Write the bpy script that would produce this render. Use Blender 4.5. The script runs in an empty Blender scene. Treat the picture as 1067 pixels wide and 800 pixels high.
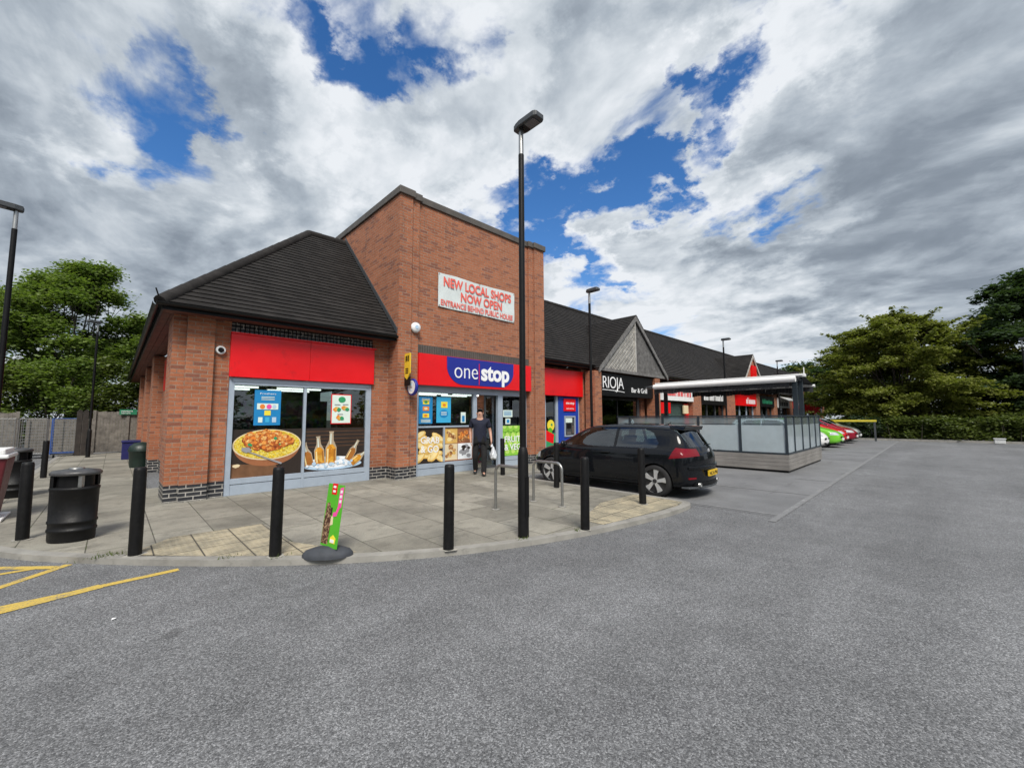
CLOUD, SKYV, EXPO = 4.75, .84, 0.88
import bpy, bmesh, random
from math import *
from mathutils import Vector, Matrix
C = bpy.context
SC = C.scene
COL = SC.collection
random.seed(7)

# ------------------------------------------------------------------ camera
H = 1.55
TH, PH, RO = radians(45.944), radians(4.731), radians(-0.2346)
FW = Vector((cos(TH)*cos(PH), sin(TH)*cos(PH), sin(PH)))
R0 = Vector((sin(TH), -cos(TH), 0)); U0 = R0.cross(FW)
RT = R0*cos(RO) + U0*sin(RO); UP = U0*cos(RO) - R0*sin(RO)
cam = bpy.data.cameras.new('camera'); co = bpy.data.objects.new('camera', cam); COL.objects.link(co)
m = Matrix((RT, UP, -FW)).transposed().to_4x4(); m.translation = (0, 0, H); co.matrix_world = m
cam.sensor_width = 36; cam.lens = 427.8/1067*36; cam.clip_end = 3000; cam.clip_start = 0.05
SC.camera = co

# ------------------------------------------------------------------ node helpers
class NT:
    def __init__(s, nt): s.nt = nt; s.n = nt.nodes; s.l = nt.links
    def new(s, t, **kw):
        n = s.n.new(t)
        for k, v in kw.items():
            if k == 'ins':
                for a, b in v.items(): s.put(n.inputs[a], b)
            else: setattr(n, k, v)
        return n
    def put(s, sock, v):
        if hasattr(v, 'is_linked') or isinstance(v, bpy.types.NodeSocket): s.l.new(v, sock)
        else: sock.default_value = v
    def math(s, op, a, b=None, c=None, clamp=False):
        n = s.n.new('ShaderNodeMath'); n.operation = op; n.use_clamp = clamp
        s.put(n.inputs[0], a)
        if b is not None: s.put(n.inputs[1], b)
        if c is not None: s.put(n.inputs[2], c)
        return n.outputs[0]
    def vmath(s, op, a, b=None, out=0):
        n = s.n.new('ShaderNodeVectorMath'); n.operation = op
        s.put(n.inputs[0], a)
        if b is not None: s.put(n.inputs[1], b)
        return n.outputs[out]
    def mix(s, f, a, b, blend='MIX'):
        n = s.n.new('ShaderNodeMix'); n.data_type = 'RGBA'; n.blend_type = blend
        s.put(n.inputs[0], f); s.put(n.inputs[6], a); s.put(n.inputs[7], b)
        return n.outputs[2]
    def noise(s, vec, scale, detail=4, rough=.55, out=0, dist=0.):
        n = s.n.new('ShaderNodeTexNoise'); n.noise_dimensions = '3D'
        s.l.new(vec, n.inputs['Vector']); n.inputs['Scale'].default_value = scale
        n.inputs['Detail'].default_value = detail; n.inputs['Roughness'].default_value = rough
        n.inputs['Distortion'].default_value = dist
        return n.outputs[out]
    def ramp(s, f, pts, interp='LINEAR'):
        n = s.n.new('ShaderNodeValToRGB'); n.color_ramp.interpolation = interp
        s.put(n.inputs[0], f); e = n.color_ramp.elements
        while len(e) < len(pts): e.new(.5)
        for q, (p, c) in zip(e, pts):
            q.position = p; q.color = (c, c, c, 1) if not hasattr(c, '__len__') else (*c[:3], 1)
        return n.outputs[0]
    def mrange(s, v, a, b, c=0., d=1., smooth=True):
        n = s.n.new('ShaderNodeMapRange'); n.interpolation_type = 'SMOOTHSTEP' if smooth else 'LINEAR'
        for i, x in enumerate((v, a, b, c, d)): s.put(n.inputs[i], x)
        return n.outputs[0]

def newmat(name):
    m = bpy.data.materials.new(name); m.use_nodes = True
    t = NT(m.node_tree); p = t.n['Principled BSDF']
    return m, t, p
def rgba(c): return (*c[:3], 1)
def sr(r, g, b):
    f = lambda x: (x/255/12.92) if x/255 < .04045 else ((x/255+.055)/1.055)**2.4
    return (f(r), f(g), f(b))

def plain(name, col, rough=.5, metal=0., var=.12, scale=6., bump=0., bscale=60., coat=0., spec=None, dirt=None):
    """paint / plastic / metal with a little uneven wear"""
    m, t, p = newmat(name)
    g = t.new('ShaderNodeTexCoord').outputs['Object']
    geo = t.new('ShaderNodeNewGeometry').outputs['Position']
    n = t.noise(geo, scale, 5, .6)
    f = t.mrange(n, .3, .7, 1-var, 1+var, False)
    c = t.mix(1., rgba(col), t.new('ShaderNodeCombineColor', ins={0: f, 1: f, 2: f}).outputs[0], 'MULTIPLY')
    if dirt:
        n2 = t.noise(geo, scale*2.3, 6, .7)
        c = t.mix(t.mrange(n2, .55, .75, 0, dirt[1]), c, rgba(dirt[0]))
    t.l.new(c, p.inputs['Base Color'])
    r = t.mrange(t.noise(geo, scale*4, 3, .6), .3, .7, max(rough-.08, .02), min(rough+.1, 1), False)
    t.l.new(r, p.inputs['Roughness'])
    p.inputs['Metallic'].default_value = metal; p.inputs['Coat Weight'].default_value = coat
    p.inputs['Coat Roughness'].default_value = .03
    if spec is not None: p.inputs['Specular IOR Level'].default_value = spec
    if bump:
        b = t.new('ShaderNodeBump', ins={'Strength': bump, 'Distance': .01, 'Height': t.noise(geo, bscale, 4, .6)})
        t.l.new(b.outputs[0], p.inputs['Normal'])
    return m

def wallcoord(t):
    geo = t.new('ShaderNodeNewGeometry')
    P = t.new('ShaderNodeSeparateXYZ', ins={0: geo.outputs['Position']})
    N = t.new('ShaderNodeSeparateXYZ', ins={0: geo.outputs['True Normal']})
    isx = t.math('GREATER_THAN', t.math('ABSOLUTE', N.outputs[0]), .7)
    a = t.new('ShaderNodeMix', ins={0: isx, 2: P.outputs[0], 3: P.outputs[1]}).outputs[0]
    return t.new('ShaderNodeCombineXYZ', ins={0: a, 1: P.outputs[2], 2: 0.}).outputs[0], geo.outputs['Position'], P

def brick(name, c1, c2, c3, mortar, msize=.006, plinth=False):
    m, t, p = newmat(name)
    uv, pos, P = wallcoord(t)
    b = t.new('ShaderNodeTexBrick', offset=.5, squash=1.)
    t.l.new(uv, b.inputs['Vector'])
    for k, v in {'Scale': 1., 'Mortar Size': msize, 'Mortar Smooth': .2, 'Bias': 0., 'Brick Width': .225, 'Row Height': .075,
                 'Color1': (0, 0, 0, 1), 'Color2': (1, 1, 1, 1), 'Mortar': (.5, .5, .5, 1)}.items(): b.inputs[k].default_value = v
    rnd = b.outputs['Color']
    # second brick lookup, shifted random: use white noise of the brick cell through noise
    col = t.ramp(rnd, [(0, c3), (.10, c3), (.18, c1), (.55, c2), (.85, c1), (1, tuple(x*.8 for x in c1))])
    big = t.noise(pos, .9, 5, .6)
    col = t.mix(1., col, t.ramp(big, [(.25, .82), (.7, 1.1)]), 'MULTIPLY')
    fine = t.noise(pos, 55, 4, .7)
    col = t.mix(1., col, t.ramp(fine, [(.3, .75), (.7, 1.2)]), 'MULTIPLY')
    if not plinth:   # streaks of old damp and grime, stretched downwards
        st = t.new('ShaderNodeMapping', ins={0: pos}); st.inputs['Scale'].default_value = (2.2, 2.2, .22)
        sn = t.noise(st.outputs[0], 1.6, 5, .65)
        col = t.mix(t.mrange(sn, .58, .74, 0, .5), col, (.06, .045, .04, 1))
    mort = t.mix(t.mrange(t.noise(pos, 7, 4, .6), .4, .65), rgba(mortar), rgba([x*.62 for x in mortar]))
    col = t.mix(b.outputs['Fac'], col, mort)
    t.l.new(col, p.inputs['Base Color'])
    p.inputs['Roughness'].default_value = .45 if plinth else .9
    h = t.math('SUBTRACT', t.math('MULTIPLY', fine, .35), b.outputs['Fac'])
    bp = t.new('ShaderNodeBump', ins={'Strength': .6, 'Distance': .006, 'Height': h})
    t.l.new(bp.outputs[0], p.inputs['Normal'])
    return m

M = {}
M['brick'] = brick('red_brick', (.335, .115, .054), (.385, .14, .068), (.23, .085, .052), (.32, .245, .185))
M['plinth'] = brick('blue_brick', (.022, .024, .03), (.035, .037, .043), (.016, .017, .02), (.42, .40, .37), .009, True)
M['red'] = plain('red_panel', sr(222, 8, 18), .36, var=.07, scale=1.1, dirt=((.22, .012, .012), .35))
M['blue'] = plain('blue_panel', sr(28, 42, 140), .42, var=.05, scale=1.5)
M['atmblue'] = plain('atm_blue', sr(20, 62, 160), .45, var=.06, scale=1.5)
M['frame'] = plain('grey_aluminium', sr(168, 180, 194), .4, .2, var=.06)
M['black'] = plain('black_metal', (.006, .006, .0065), .45, var=.25, scale=4, spec=.22)
M['bollard'] = plain('black_bollard', (.006, .006, .0065), .5, var=.35, scale=9, bump=.15, bscale=30, dirt=((.03, .028, .026), .3), spec=.25)
M['gutter'] = plain('black_gutter', (.007, .007, .007), .4, spec=.3)
M['white'] = plain('white_paint', (.78, .78, .77), .5, var=.05)
M['offwhite'] = plain('off_white', (.6, .61, .6), .6, var=.08)
M['soffit'] = plain('stained_timber', (.12, .04, .025), .7, var=.3, scale=5, bump=.1)
M['coping'] = plain('brown_coping', (.085, .075, .065), .6, var=.25, scale=3, bump=.1)
M['grey'] = plain('dark_grey', (.05, .055, .06), .5, var=.15)
M['steel'] = plain('brushed_steel', (.36, .36, .35), .38, .9, var=.12, scale=20)
M['navy'] = plain('slate_blue_frame', (.022, .032, .042), .4, var=.12)
M['rubber'] = plain('dark_rubber', (.045, .05, .06), .75, var=.2, scale=12)
M['text_white'] = plain('letter_white', (.85, .85, .85), .5, var=.02)
M['text_red'] = plain('letter_red', (.75, .12, .09), .6, var=.12, scale=9)
M['banner'] = plain('banner_white', (.62, .67, .66), .6, var=.1, scale=2.5, bump=.3, bscale=2)
M['yellow'] = plain('yellow', (.75, .5, .03), .5)
M['green'] = plain('green', (.02, .2, .1), .5)
M['ceil'] = plain('ceiling_tile', (.3, .3, .3), .8)
M['int'] = plain('shop_interior', (.05, .05, .055), .8)
M['intfloor'] = plain('shop_floor', (.18, .18, .18), .4)
M['maroon'] = plain('maroon_plastic', (.11, .012, .018), .45)
M['plank'] = None

# ------------------------------------------------------------------ mesh helper
class MB:
    def __init__(s): s.v = []; s.f = []; s.fm = []; s.mats = []; s.sm = []
    def mi(s, m):
        if m not in s.mats: s.mats.append(m)
        return s.mats.index(m)
    def add(s, vs, fs, mat, smooth=False):
        o = len(s.v); s.v += [tuple(v) for v in vs]; k = s.mi(mat)
        for f in fs: s.f.append([i+o for i in f]); s.fm.append(k); s.sm.append(smooth)
        return s
    def box(s, x0, x1, y0, y1, z0, z1, mat):
        vs = [(x, y, z) for x in (x0, x1) for y in (y0, y1) for z in (z0, z1)]
        return s.add(vs, [(0, 1, 3, 2), (4, 6, 7, 5), (0, 4, 5, 1), (2, 3, 7, 6), (0, 2, 6, 4), (1, 5, 7, 3)], mat)
    def obox(s, c, ax, ay, az, mat):
        c = Vector(c); ax = Vector(ax); ay = Vector(ay); az = Vector(az)
        vs = [c+i*ax+j*ay+k*az for i in (-1, 1) for j in (-1, 1) for k in (-1, 1)]
        return s.add(vs, [(0, 1, 3, 2), (4, 6, 7, 5), (0, 4, 5, 1), (2, 3, 7, 6), (0, 2, 6, 4), (1, 5, 7, 3)], mat)
    def poly(s, pts, mat): return s.add(pts, [list(range(len(pts)))], mat)
    def flat(s, pts, y, mat, d=.0015):
        """polygon in the (x,z) plane facing -Y, with a little thickness"""
        a = sum(pts[i][0]*pts[(i+1) % len(pts)][1]-pts[(i+1) % len(pts)][0]*pts[i][1] for i in range(len(pts)))
        if a < 0: pts = pts[::-1]
        n = len(pts)
        s.add([(x, y, z) for x, z in pts]+[(x, y+d, z) for x, z in pts],
              [list(range(n))]+[(i, i+n, (i+1) % n+n, (i+1) % n) for i in range(n)], mat)
        return s
    def prism(s, pts, axis, a, b, mat):
        """extrude 2-D outline along axis ('x': pts are (y,z); 'y': (x,z); 'z': (x,y))"""
        mk = {'x': lambda p, q: (q, p[0], p[1]), 'y': lambda p, q: (p[0], q, p[1]), 'z': lambda p, q: (p[0], p[1], q)}[axis]
        n = len(pts)
        vs = [mk(p, a) for p in pts]+[mk(p, b) for p in pts]
        fs = [list(range(n))[::-1], list(range(n, 2*n))]+[(i, (i+1) % n, (i+1) % n+n, i+n) for i in range(n)]
        return s.add(vs, fs, mat)
    def tube(s, pts, r, mat, n=10, cap=True):
        pts = [Vector(p) for p in pts]; rs = r if hasattr(r, '__len__') else [r]*len(pts)
        vs = []; fs = []
        up = None
        for i, p in enumerate(pts):
            d = (pts[min(i+1, len(pts)-1)]-pts[max(i-1, 0)]).normalized()
            if up is None:
                up = Vector((0, 0, 1)) if abs(d.z) < .9 else Vector((1, 0, 0))
            a = d.cross(up).normalized(); b = d.cross(a).normalized(); up = -b if False else up
            for k in range(n):
                t = 2*pi*k/n; vs.append(p+a*cos(t)*rs[i]+b*sin(t)*rs[i])
        for i in range(len(pts)-1):
            for k in range(n): fs.append((i*n+k, i*n+(k+1) % n, (i+1)*n+(k+1) % n, (i+1)*n+k))
        s.add(vs, fs, mat, True)
        if cap:
            s.add(vs[:n], [list(range(n))], mat); s.add(vs[-n:], [list(range(n))[::-1]], mat)
        return s
    def lathe(s, prof, c, mat, n=20, sx=1., sy=1., axis='z', smooth=True, cap=True):
        vs = []; fs = []
        for r, h in prof:
            for k in range(n):
                t = 2*pi*k/n; a, b = r*cos(t)*sx, r*sin(t)*sy
                vs.append({'z': (c[0]+a, c[1]+b, c[2]+h), 'x': (c[0]+h, c[1]+a, c[2]+b), 'y': (c[0]+a, c[1]+h, c[2]+b)}[axis])
        for i in range(len(prof)-1):
            for k in range(n): fs.append((i*n+k, i*n+(k+1) % n, (i+1)*n+(k+1) % n, (i+1)*n+k))
        s.add(vs, fs, mat, smooth)
        if cap: s.add(vs[:n], [list(range(n))], mat); s.add(vs[-n:], [list(range(n))], mat)
        return s
    def grid(s, P, nu, nv, mat, smooth=True):
        vs = [P(i/nu, j/nv) for j in range(nv+1) for i in range(nu+1)]
        fs = [(j*(nu+1)+i, j*(nu+1)+i+1, (j+1)*(nu+1)+i+1, (j+1)*(nu+1)+i) for j in range(nv) for i in range(nu)]
        return s.add(vs, fs, mat, smooth)
    def build(s, name, parent=None, bevel=0, fix=True, loc=None, angle=40):
        me = bpy.data.meshes.new(name); 
        if loc is not None: s.v = [(x-loc[0], y-loc[1], z-loc[2]) for x, y, z in s.v]
        me.from_pydata(s.v, [], s.f)
        for m in s.mats: me.materials.append(m)
        me.polygons.foreach_set('material_index', s.fm); me.polygons.foreach_set('use_smooth', s.sm)
        if fix:
            bm = bmesh.new(); bm.from_mesh(me)
            bmesh.ops.recalc_face_normals(bm, faces=bm.faces)
            bm.to_mesh(me); bm.free()
        me.update()
        o = bpy.data.objects.new(name, me); COL.objects.link(o)
        if loc is not None: o.location = loc
        if parent: o.parent = parent
        if bevel:
            b = o.modifiers.new('bevel', 'BEVEL'); b.width = bevel; b.segments = 2; b.limit_method = 'ANGLE'; b.angle_limit = radians(angle)
        return o

def tag(o, label=None, cat=None, group=None, kind=None):
    if label: o['label'] = label
    if cat: o['category'] = cat
    if group: o['group'] = group
    if kind: o['kind'] = kind
    return o
def thing(name, label, cat, loc=(0, 0, 0), group=None):
    o = bpy.data.objects.new(name, None); COL.objects.link(o); o.location = loc; o.empty_display_size = .2
    return tag(o, label, cat, group)
def dup(root, loc, label, group=None, rz=0.):
    r = root.copy(); COL.objects.link(r); r.location = loc; r.rotation_euler = (0, 0, rz)
    if label: r['label'] = label
    if group: r['group'] = group
    for ch in list(root.children):
        c = ch.copy(); COL.objects.link(c); c.parent = r
        for g in list(ch.children):
            d = g.copy(); COL.objects.link(d); d.parent = c
    return r

_tc = {}
def textmesh(body, bold=0., space=1.):
    cu = bpy.data.curves.new('t', 'FONT'); cu.body = body; cu.size = 1; cu.offset = bold; cu.space_character = space
    ob = bpy.data.objects.new('t', cu); COL.objects.link(ob)
    dg = C.evaluated_depsgraph_get(); me = bpy.data.meshes.new_from_object(ob.evaluated_get(dg))
    vs = [tuple(v.co) for v in me.vertices]; fs = [list(p.vertices) for p in me.polygons]
    bpy.data.objects.remove(ob); bpy.data.curves.remove(cu); bpy.data.meshes.remove(me)
    return vs, fs
def text(mb, body, x, y, z, width, height, mat, bold=0., space=1., d=0., axis='y', rot=0., rnd=0.):
    """letters facing -Y (axis 'y') or -X (axis 'x'); (x,z) is the lower left of the line, height = cap height"""
    vs, fs = textmesh(body, bold, space)
    x0 = min(v[0] for v in vs); x1 = max(v[0] for v in vs)
    kx = width/(x1-x0); kz = height/.73
    out = []
    for a, b, c in vs:
        u, w = (a-x0)*kx, b*kz
        u, w = u*cos(rot)-w*sin(rot), u*sin(rot)+w*cos(rot)
        out.append((x+u, y, z+w) if axis == 'y' else ((y, x-u, z+w) if axis == 'x' else (x+u, y+w, z)))
    mb.add(out, fs, mat)
    if d:   # thickness behind
        off = (0, d, 0) if axis == 'y' else (d, 0, 0)
        cnt = {}
        for f in fs:
            for i in range(len(f)):
                e = (f[i], f[(i+1) % len(f)])
                if (e[1], e[0]) in cnt: del cnt[(e[1], e[0])]
                else: cnt[e] = 1
        n = len(out)
        mb.add(out+[tuple(p[k]+off[k] for k in range(3)) for p in out], [(e[0], e[0]+n, e[1]+n, e[1]) for e in cnt], mat)
    return mb
def ell(cx, cz, rx, rz, n=28, a0=0, a1=2*pi, rot=0.):
    return [(cx+rx*cos(a0+(a1-a0)*k/n)*cos(rot)-rz*sin(a0+(a1-a0)*k/n)*sin(rot),
             cz+rx*cos(a0+(a1-a0)*k/n)*sin(rot)+rz*sin(a0+(a1-a0)*k/n)*cos(rot)) for k in range(n if a1-a0 > 6.2 else n+1)]
def blobp(cx, cz, r, rng, n=12, sq=1.):
    ph = rng.random()*6.28
    return [(cx+r*cos(6.2832*k/n+ph)*rng.uniform(.75, 1.15), cz+sq*r*sin(6.2832*k/n+ph)*rng.uniform(.75, 1.15)) for k in range(n)]
# ------------------------------------------------------------------ ground materials
def ground_mats():
    m, t, p = newmat('asphalt'); pos = t.new('ShaderNodeNewGeometry').outputs['Position']
    v = t.new('ShaderNodeTexVoronoi', feature='F1'); t.l.new(pos, v.inputs['Vector']); v.inputs['Scale'].default_value = 120
    v2 = t.new('ShaderNodeTexVoronoi', feature='F1'); t.l.new(pos, v2.inputs['Vector']); v2.inputs['Scale'].default_value = 260
    s1 = t.new('ShaderNodeSeparateColor', ins={0: v.outputs['Color']}).outputs[0]
    s2 = t.new('ShaderNodeSeparateColor', ins={0: v2.outputs['Color']}).outputs[1]
    st = t.math('ADD', t.math('MULTIPLY', s1, .62), t.math('MULTIPLY', s2, .38))
    c = t.ramp(st, [(.12, (.06, .061, .064)), (.45, (.13, .132, .135)), (.7, (.19, .193, .198)), (.95, (.36, .364, .37))])
    big = t.noise(pos, .35, 5, .6); med = t.noise(pos, 2.4, 5, .65)
    c = t.mix(1., c, t.ramp(big, [(.3, .80), (.7, 1.18)]), 'MULTIPLY')
    c = t.mix(1., c, t.ramp(med, [(.3, .84), (.7, 1.13)]), 'MULTIPLY')
    sp = t.noise(pos, 1.1, 4, .6)
    ln = t.new('ShaderNodeMapping', ins={0: pos}); ln.inputs['Scale'].default_value = (.05, .75, 1.); c = t.mix(1., c, t.ramp(t.noise(ln.outputs[0], 1., 4, .6), [(.32, .84), (.68, 1.14)]), 'MULTIPLY')
    wp = t.vmath('ADD', pos, t.vmath('MULTIPLY', t.noise(pos, 1.5, 5, .7, out=1), (.5, .5, .5))); ck = t.new('ShaderNodeTexVoronoi', feature='DISTANCE_TO_EDGE'); t.l.new(wp, ck.inputs['Vector']); ck.inputs['Scale'].default_value = .28
    cm = t.math('MULTIPLY', t.mrange(ck.outputs['Distance'], .0, .006, 1., 0.), t.mrange(t.noise(pos, .4, 2), .5, .6)); c = t.mix(t.math('MULTIPLY', cm, .0), c, (.03, .03, .03, 1))
    oil = t.new('ShaderNodeTexVoronoi', feature='F1'); t.l.new(wp, oil.inputs['Vector']); oil.inputs['Scale'].default_value = .55; c = t.mix(t.mrange(oil.outputs['Distance'], .05, .02, 0., .4), c, (.035, .035, .036, 1))
    c = t.mix(t.mrange(sp, .66, .74, 0, .35), c, (.05, .05, .052, 1))
    t.l.new(c, p.inputs['Base Color']); p.inputs['Roughness'].default_value = .85
    b = t.new('ShaderNodeBump', ins={'Strength': .55, 'Distance': .006, 'Height': t.math('MULTIPLY', v.outputs['Distance'], -1.)})
    t.l.new(b.outputs[0], p.inputs['Normal']); M['asphalt'] = m

    m, t, p = newmat('bay_surface'); pos = t.new('ShaderNodeNewGeometry').outputs['Position']
    fine = t.noise(pos, 120, 3, .7); big = t.noise(pos, .8, 5, .65)
    c = t.ramp(fine, [(.3, (.13, .132, .136)), (.7, (.205, .207, .21))])
    c = t.mix(1., c, t.ramp(big, [(.28, .72), (.72, 1.2)]), 'MULTIPLY')
    mp = t.new('ShaderNodeMapping', ins={0: pos}); mp.inputs['Scale'].default_value = (.5, 3., 1)
    c = t.mix(t.mrange(t.noise(mp.outputs[0], 1.3, 5, .7), .58, .72, 0, .45), c, (.06, .06, .06, 1))
    t.l.new(c, p.inputs['Base Color']); p.inputs['Roughness'].default_value = .85
    b = t.new('ShaderNodeBump', ins={'Strength': .4, 'Distance': .004, 'Height': fine}); t.l.new(b.outputs[0], p.inputs['Normal'])
    M['bay'] = m

    m, t, p = newmat('paving_flags'); pos = t.new('ShaderNodeNewGeometry').outputs['Position']
    sx = t.new('ShaderNodeSeparateXYZ', ins={0: pos})
    uv = t.new('ShaderNodeCombineXYZ', ins={0: sx.outputs[1], 1: t.math('ADD', sx.outputs[0], .15), 2: 0.}).outputs[0]
    b = t.new('ShaderNodeTexBrick', offset=.5); t.l.new(uv, b.inputs['Vector'])
    for k, v in {'Scale': 1., 'Mortar Size': .007, 'Mortar Smooth': .3, 'Brick Width': .9, 'Row Height': .6, 'Color1': (0, 0, 0, 1), 'Color2': (1, 1, 1, 1), 'Mortar': (.5, .5, .5, 1)}.items(): b.inputs[k].default_value = v
    fine = t.noise(pos, 90, 4, .7); big = t.noise(pos, .9, 6, .68); med = t.noise(pos, 4.5, 6, .7)
    c = t.ramp(b.outputs['Color'], [(0, (.205, .194, .16)), (.5, (.238, .225, .187)), (1, (.285, .27, .225))])
    c = t.mix(1., c, t.ramp(fine, [(.3, .8), (.7, 1.2)]), 'MULTIPLY')
    c = t.mix(1., c, t.ramp(big, [(.28, .55), (.5, .98), (.72, 1.28)]), 'MULTIPLY')
    c = t.mix(t.mrange(med, .5, .72, 0, .6), c, (.105, .098, .08, 1))
    mp = t.new('ShaderNodeMapping', ins={0: pos}); mp.inputs['Location'].default_value = (3.3, 7.7, 0)
    c = t.mix(t.mrange(t.noise(mp.outputs[0], .75, 5, .6), .63, .70, 0, .5), c, (.36, .34, .29, 1))
    gum = t.new('ShaderNodeTexVoronoi', feature='F1'); t.l.new(pos, gum.inputs['Vector']); gum.inputs['Scale'].default_value = 3.2
    c = t.mix(t.mrange(gum.outputs['Distance'], .07, .05, 0, .4), c, (.08, .08, .075, 1))
    mossn = t.noise(pos, 3, 4, .6)
    jc = t.mix(t.mrange(mossn, .5, .62), (.09, .085, .07, 1), (.055, .065, .025, 1))
    c = t.mix(b.outputs['Fac'], c, jc)
    t.l.new(c, p.inputs['Base Color']); p.inputs['Roughness'].default_value = .85
    bp = t.new('ShaderNodeBump', ins={'Strength': .5, 'Distance': .006, 'Height': t.math('SUBTRACT', t.math('MULTIPLY', fine, .3), b.outputs['Fac'])})
    t.l.new(bp.outputs[0], p.inputs['Normal']); M['paving'] = m

    m, t, p = newmat('tactile_paving'); pos = t.new('ShaderNodeNewGeometry').outputs['Position']
    s = t.vmath('SCALE', pos); s.node.inputs['Scale'].default_value = 1/.0667
    fr = t.vmath('FRACTION', s); d = t.vmath('SUBTRACT', fr, (.5, .5, 0))
    xy = t.new('ShaderNodeSeparateXYZ', ins={0: d})
    r = t.math('SQRT', t.math('ADD', t.math('POWER', xy.outputs[0], 2.), t.math('POWER', xy.outputs[1], 2.)))
    dome = t.mrange(r, .34, .16)
    b = t.new('ShaderNodeTexBrick', offset=0.); t.l.new(pos, b.inputs['Vector'])
    for k, v in {'Scale': 1., 'Mortar Size': .008, 'Brick Width': .4, 'Row Height': .4, 'Color1': (0, 0, 0, 1), 'Color2': (1, 1, 1, 1)}.items(): b.inputs[k].default_value = v
    n = t.noise(pos, 3.5, 6, .7); fine = t.noise(pos, 80, 4, .7)
    c = t.mix(t.mrange(n, .38, .62), (.24, .215, .155, 1), (.40, .345, .235, 1))
    c = t.mix(1., c, t.ramp(fine, [(.3, .8), (.7, 1.2)]), 'MULTIPLY')
    c = t.mix(t.math('MULTIPLY', dome, .25), c, (.5, .45, .34, 1))
    c = t.mix(b.outputs['Fac'], c, (.07, .065, .05, 1))
    t.l.new(c, p.inputs['Base Color']); p.inputs['Roughness'].default_value = .85
    bp = t.new('ShaderNodeBump', ins={'Strength': .7, 'Distance': .005, 'Height': t.math('SUBTRACT', dome, b.outputs['Fac'])})
    t.l.new(bp.outputs[0], p.inputs['Normal']); M['tactile'] = m

    def marking(name, col, wear=.52):
        m, t, p = newmat(name); pos = t.new('ShaderNodeNewGeometry').outputs['Position']
        fine = t.noise(pos, 70, 4, .75); n = t.noise(pos, 5, 5, .7)
        c = t.mix(t.mrange(fine, .35, .65), rgba(col), rgba([x*.72 for x in col]))
        f = t.math('ADD', t.math('MULTIPLY', n, .5), t.math('MULTIPLY', fine, .5))
        c = t.mix(t.mrange(f, wear, wear+.08, 0, .8), c, (.155, .157, .16, 1))
        t.l.new(c, p.inputs['Base Color']); p.inputs['Roughness'].default_value = .8
        return m
    M['yline'] = marking('yellow_line_paint', (.62, .44, .09)); M['wline'] = marking('white_line_paint', (.30, .30, .297), .41)
    M['kerb'] = plain('kerb_stone', (.27, .26, .235), .85, var=.25, scale=3, bump=.3, bscale=60, dirt=((.1, .095, .08), .5))
    M['soil'] = plain('soil', (.05, .045, .03), .95, var=.4, scale=2)
ground_mats()

KERB = [(-1.6, 26), (-1.6, 10.2), (-1.42, 8.7), (-.82, 7.37), (-.05, 6.39), (.68, 5.58), (1.41, 4.88), (2.2, 4.28), (3.12, 3.76), (4.4, 3.32), (5.89, 3.06), (6.9, 3.0), (7.32, 3.06), (7.5, 3.35), (7.5, 7.85), (8.2, 8.0)]
def smooth(pts, it=2):
    for _ in range(it):
        out = [pts[0]]
        for a, b in zip(pts, pts[1:]):
            out += [(a[0]*.75+b[0]*.25, a[1]*.75+b[1]*.25), (a[0]*.25+b[0]*.75, a[1]*.25+b[1]*.75)]
        pts = out+[pts[-1]]
    return pts
def offset(pts, d):
    out = []
    for i, p in enumerate(pts):
        a = Vector(pts[max(i-1, 0)]); b = Vector(pts[min(i+1, len(pts)-1)])
        t = (b-a).normalized(); out.append((p[0]-t.y*d, p[1]+t.x*d))
    return out
ZP = .06
K = smooth(KERB[1:15])
K = [KERB[0]]+K+[(8.2, 7.85), (62, 7.85)]
KI = offset(K, .13)
MB().box(-400, 400, -400, 400, -.4, -.012, M['soil']).build('ground').__setitem__('kind', 'structure')
MB().poly([(-30, -40, 0), (60, -40, 0), (60, 40, 0), (-30, 40, 0)], M['asphalt']).build('road')['kind'] = 'structure'
MB().poly([(7.5, 1.81, .004), (36, 1.81, .004), (36, 7.85, .004), (7.5, 7.85, .004)], M['bay']).build('parking_bays')['kind'] = 'structure'
pv = MB(); n = len(KI)
pl = offset(K, .05)+[(62, 12), (.6, 12), (.6, 26)]
pv.poly([(x, y, ZP) for x, y in pl], M['paving']); pv.build('pavement')['kind'] = 'structure'
kb = MB()
run = 0; seg = []
for i in range(n-1):   # kerb: stones about 0.9 m long with narrow open joints
    a0, a1, b0, b1 = Vector(K[i]), Vector(K[i+1]), Vector(KI[i]), Vector(KI[i+1])
    L = (a1-a0).length; q = max(1, round(L/.91))
    for j in range(q):
        g = .004/max(L, .01) if L > .5 else .0
        s0, s1 = j/q+g, (j+1)/q-g
        p = [a0.lerp(a1, s0), a0.lerp(a1, s1), b0.lerp(b1, s1), b0.lerp(b1, s0)]
        kb.prism([tuple(x) for x in p], 'z', -.01, ZP+.004, M['kerb'])
kb.build('kerb')['kind'] = 'structure'
# tactile paving
tp = MB(); tp.poly([(x, y, ZP+.004) for x, y in [(.15, 6.3), (.62, 6.85), (1.6, 6.8), (1.62, 5.6), (2.05, 4.62), (1.56, 4.93), (.83, 5.62)]], M['tactile'])
tp.poly([(x, y, ZP+.004) for x, y in [(5.0, 3.33), (5.95, 3.24), (6.9, 3.16), (7.25, 3.22), (7.34, 3.45), (7.34, 4.2), (6.2, 4.2), (5.0, 3.72)]], M['tactile'])
tp.build('tactile_paving')['kind'] = 'structure'
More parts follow.
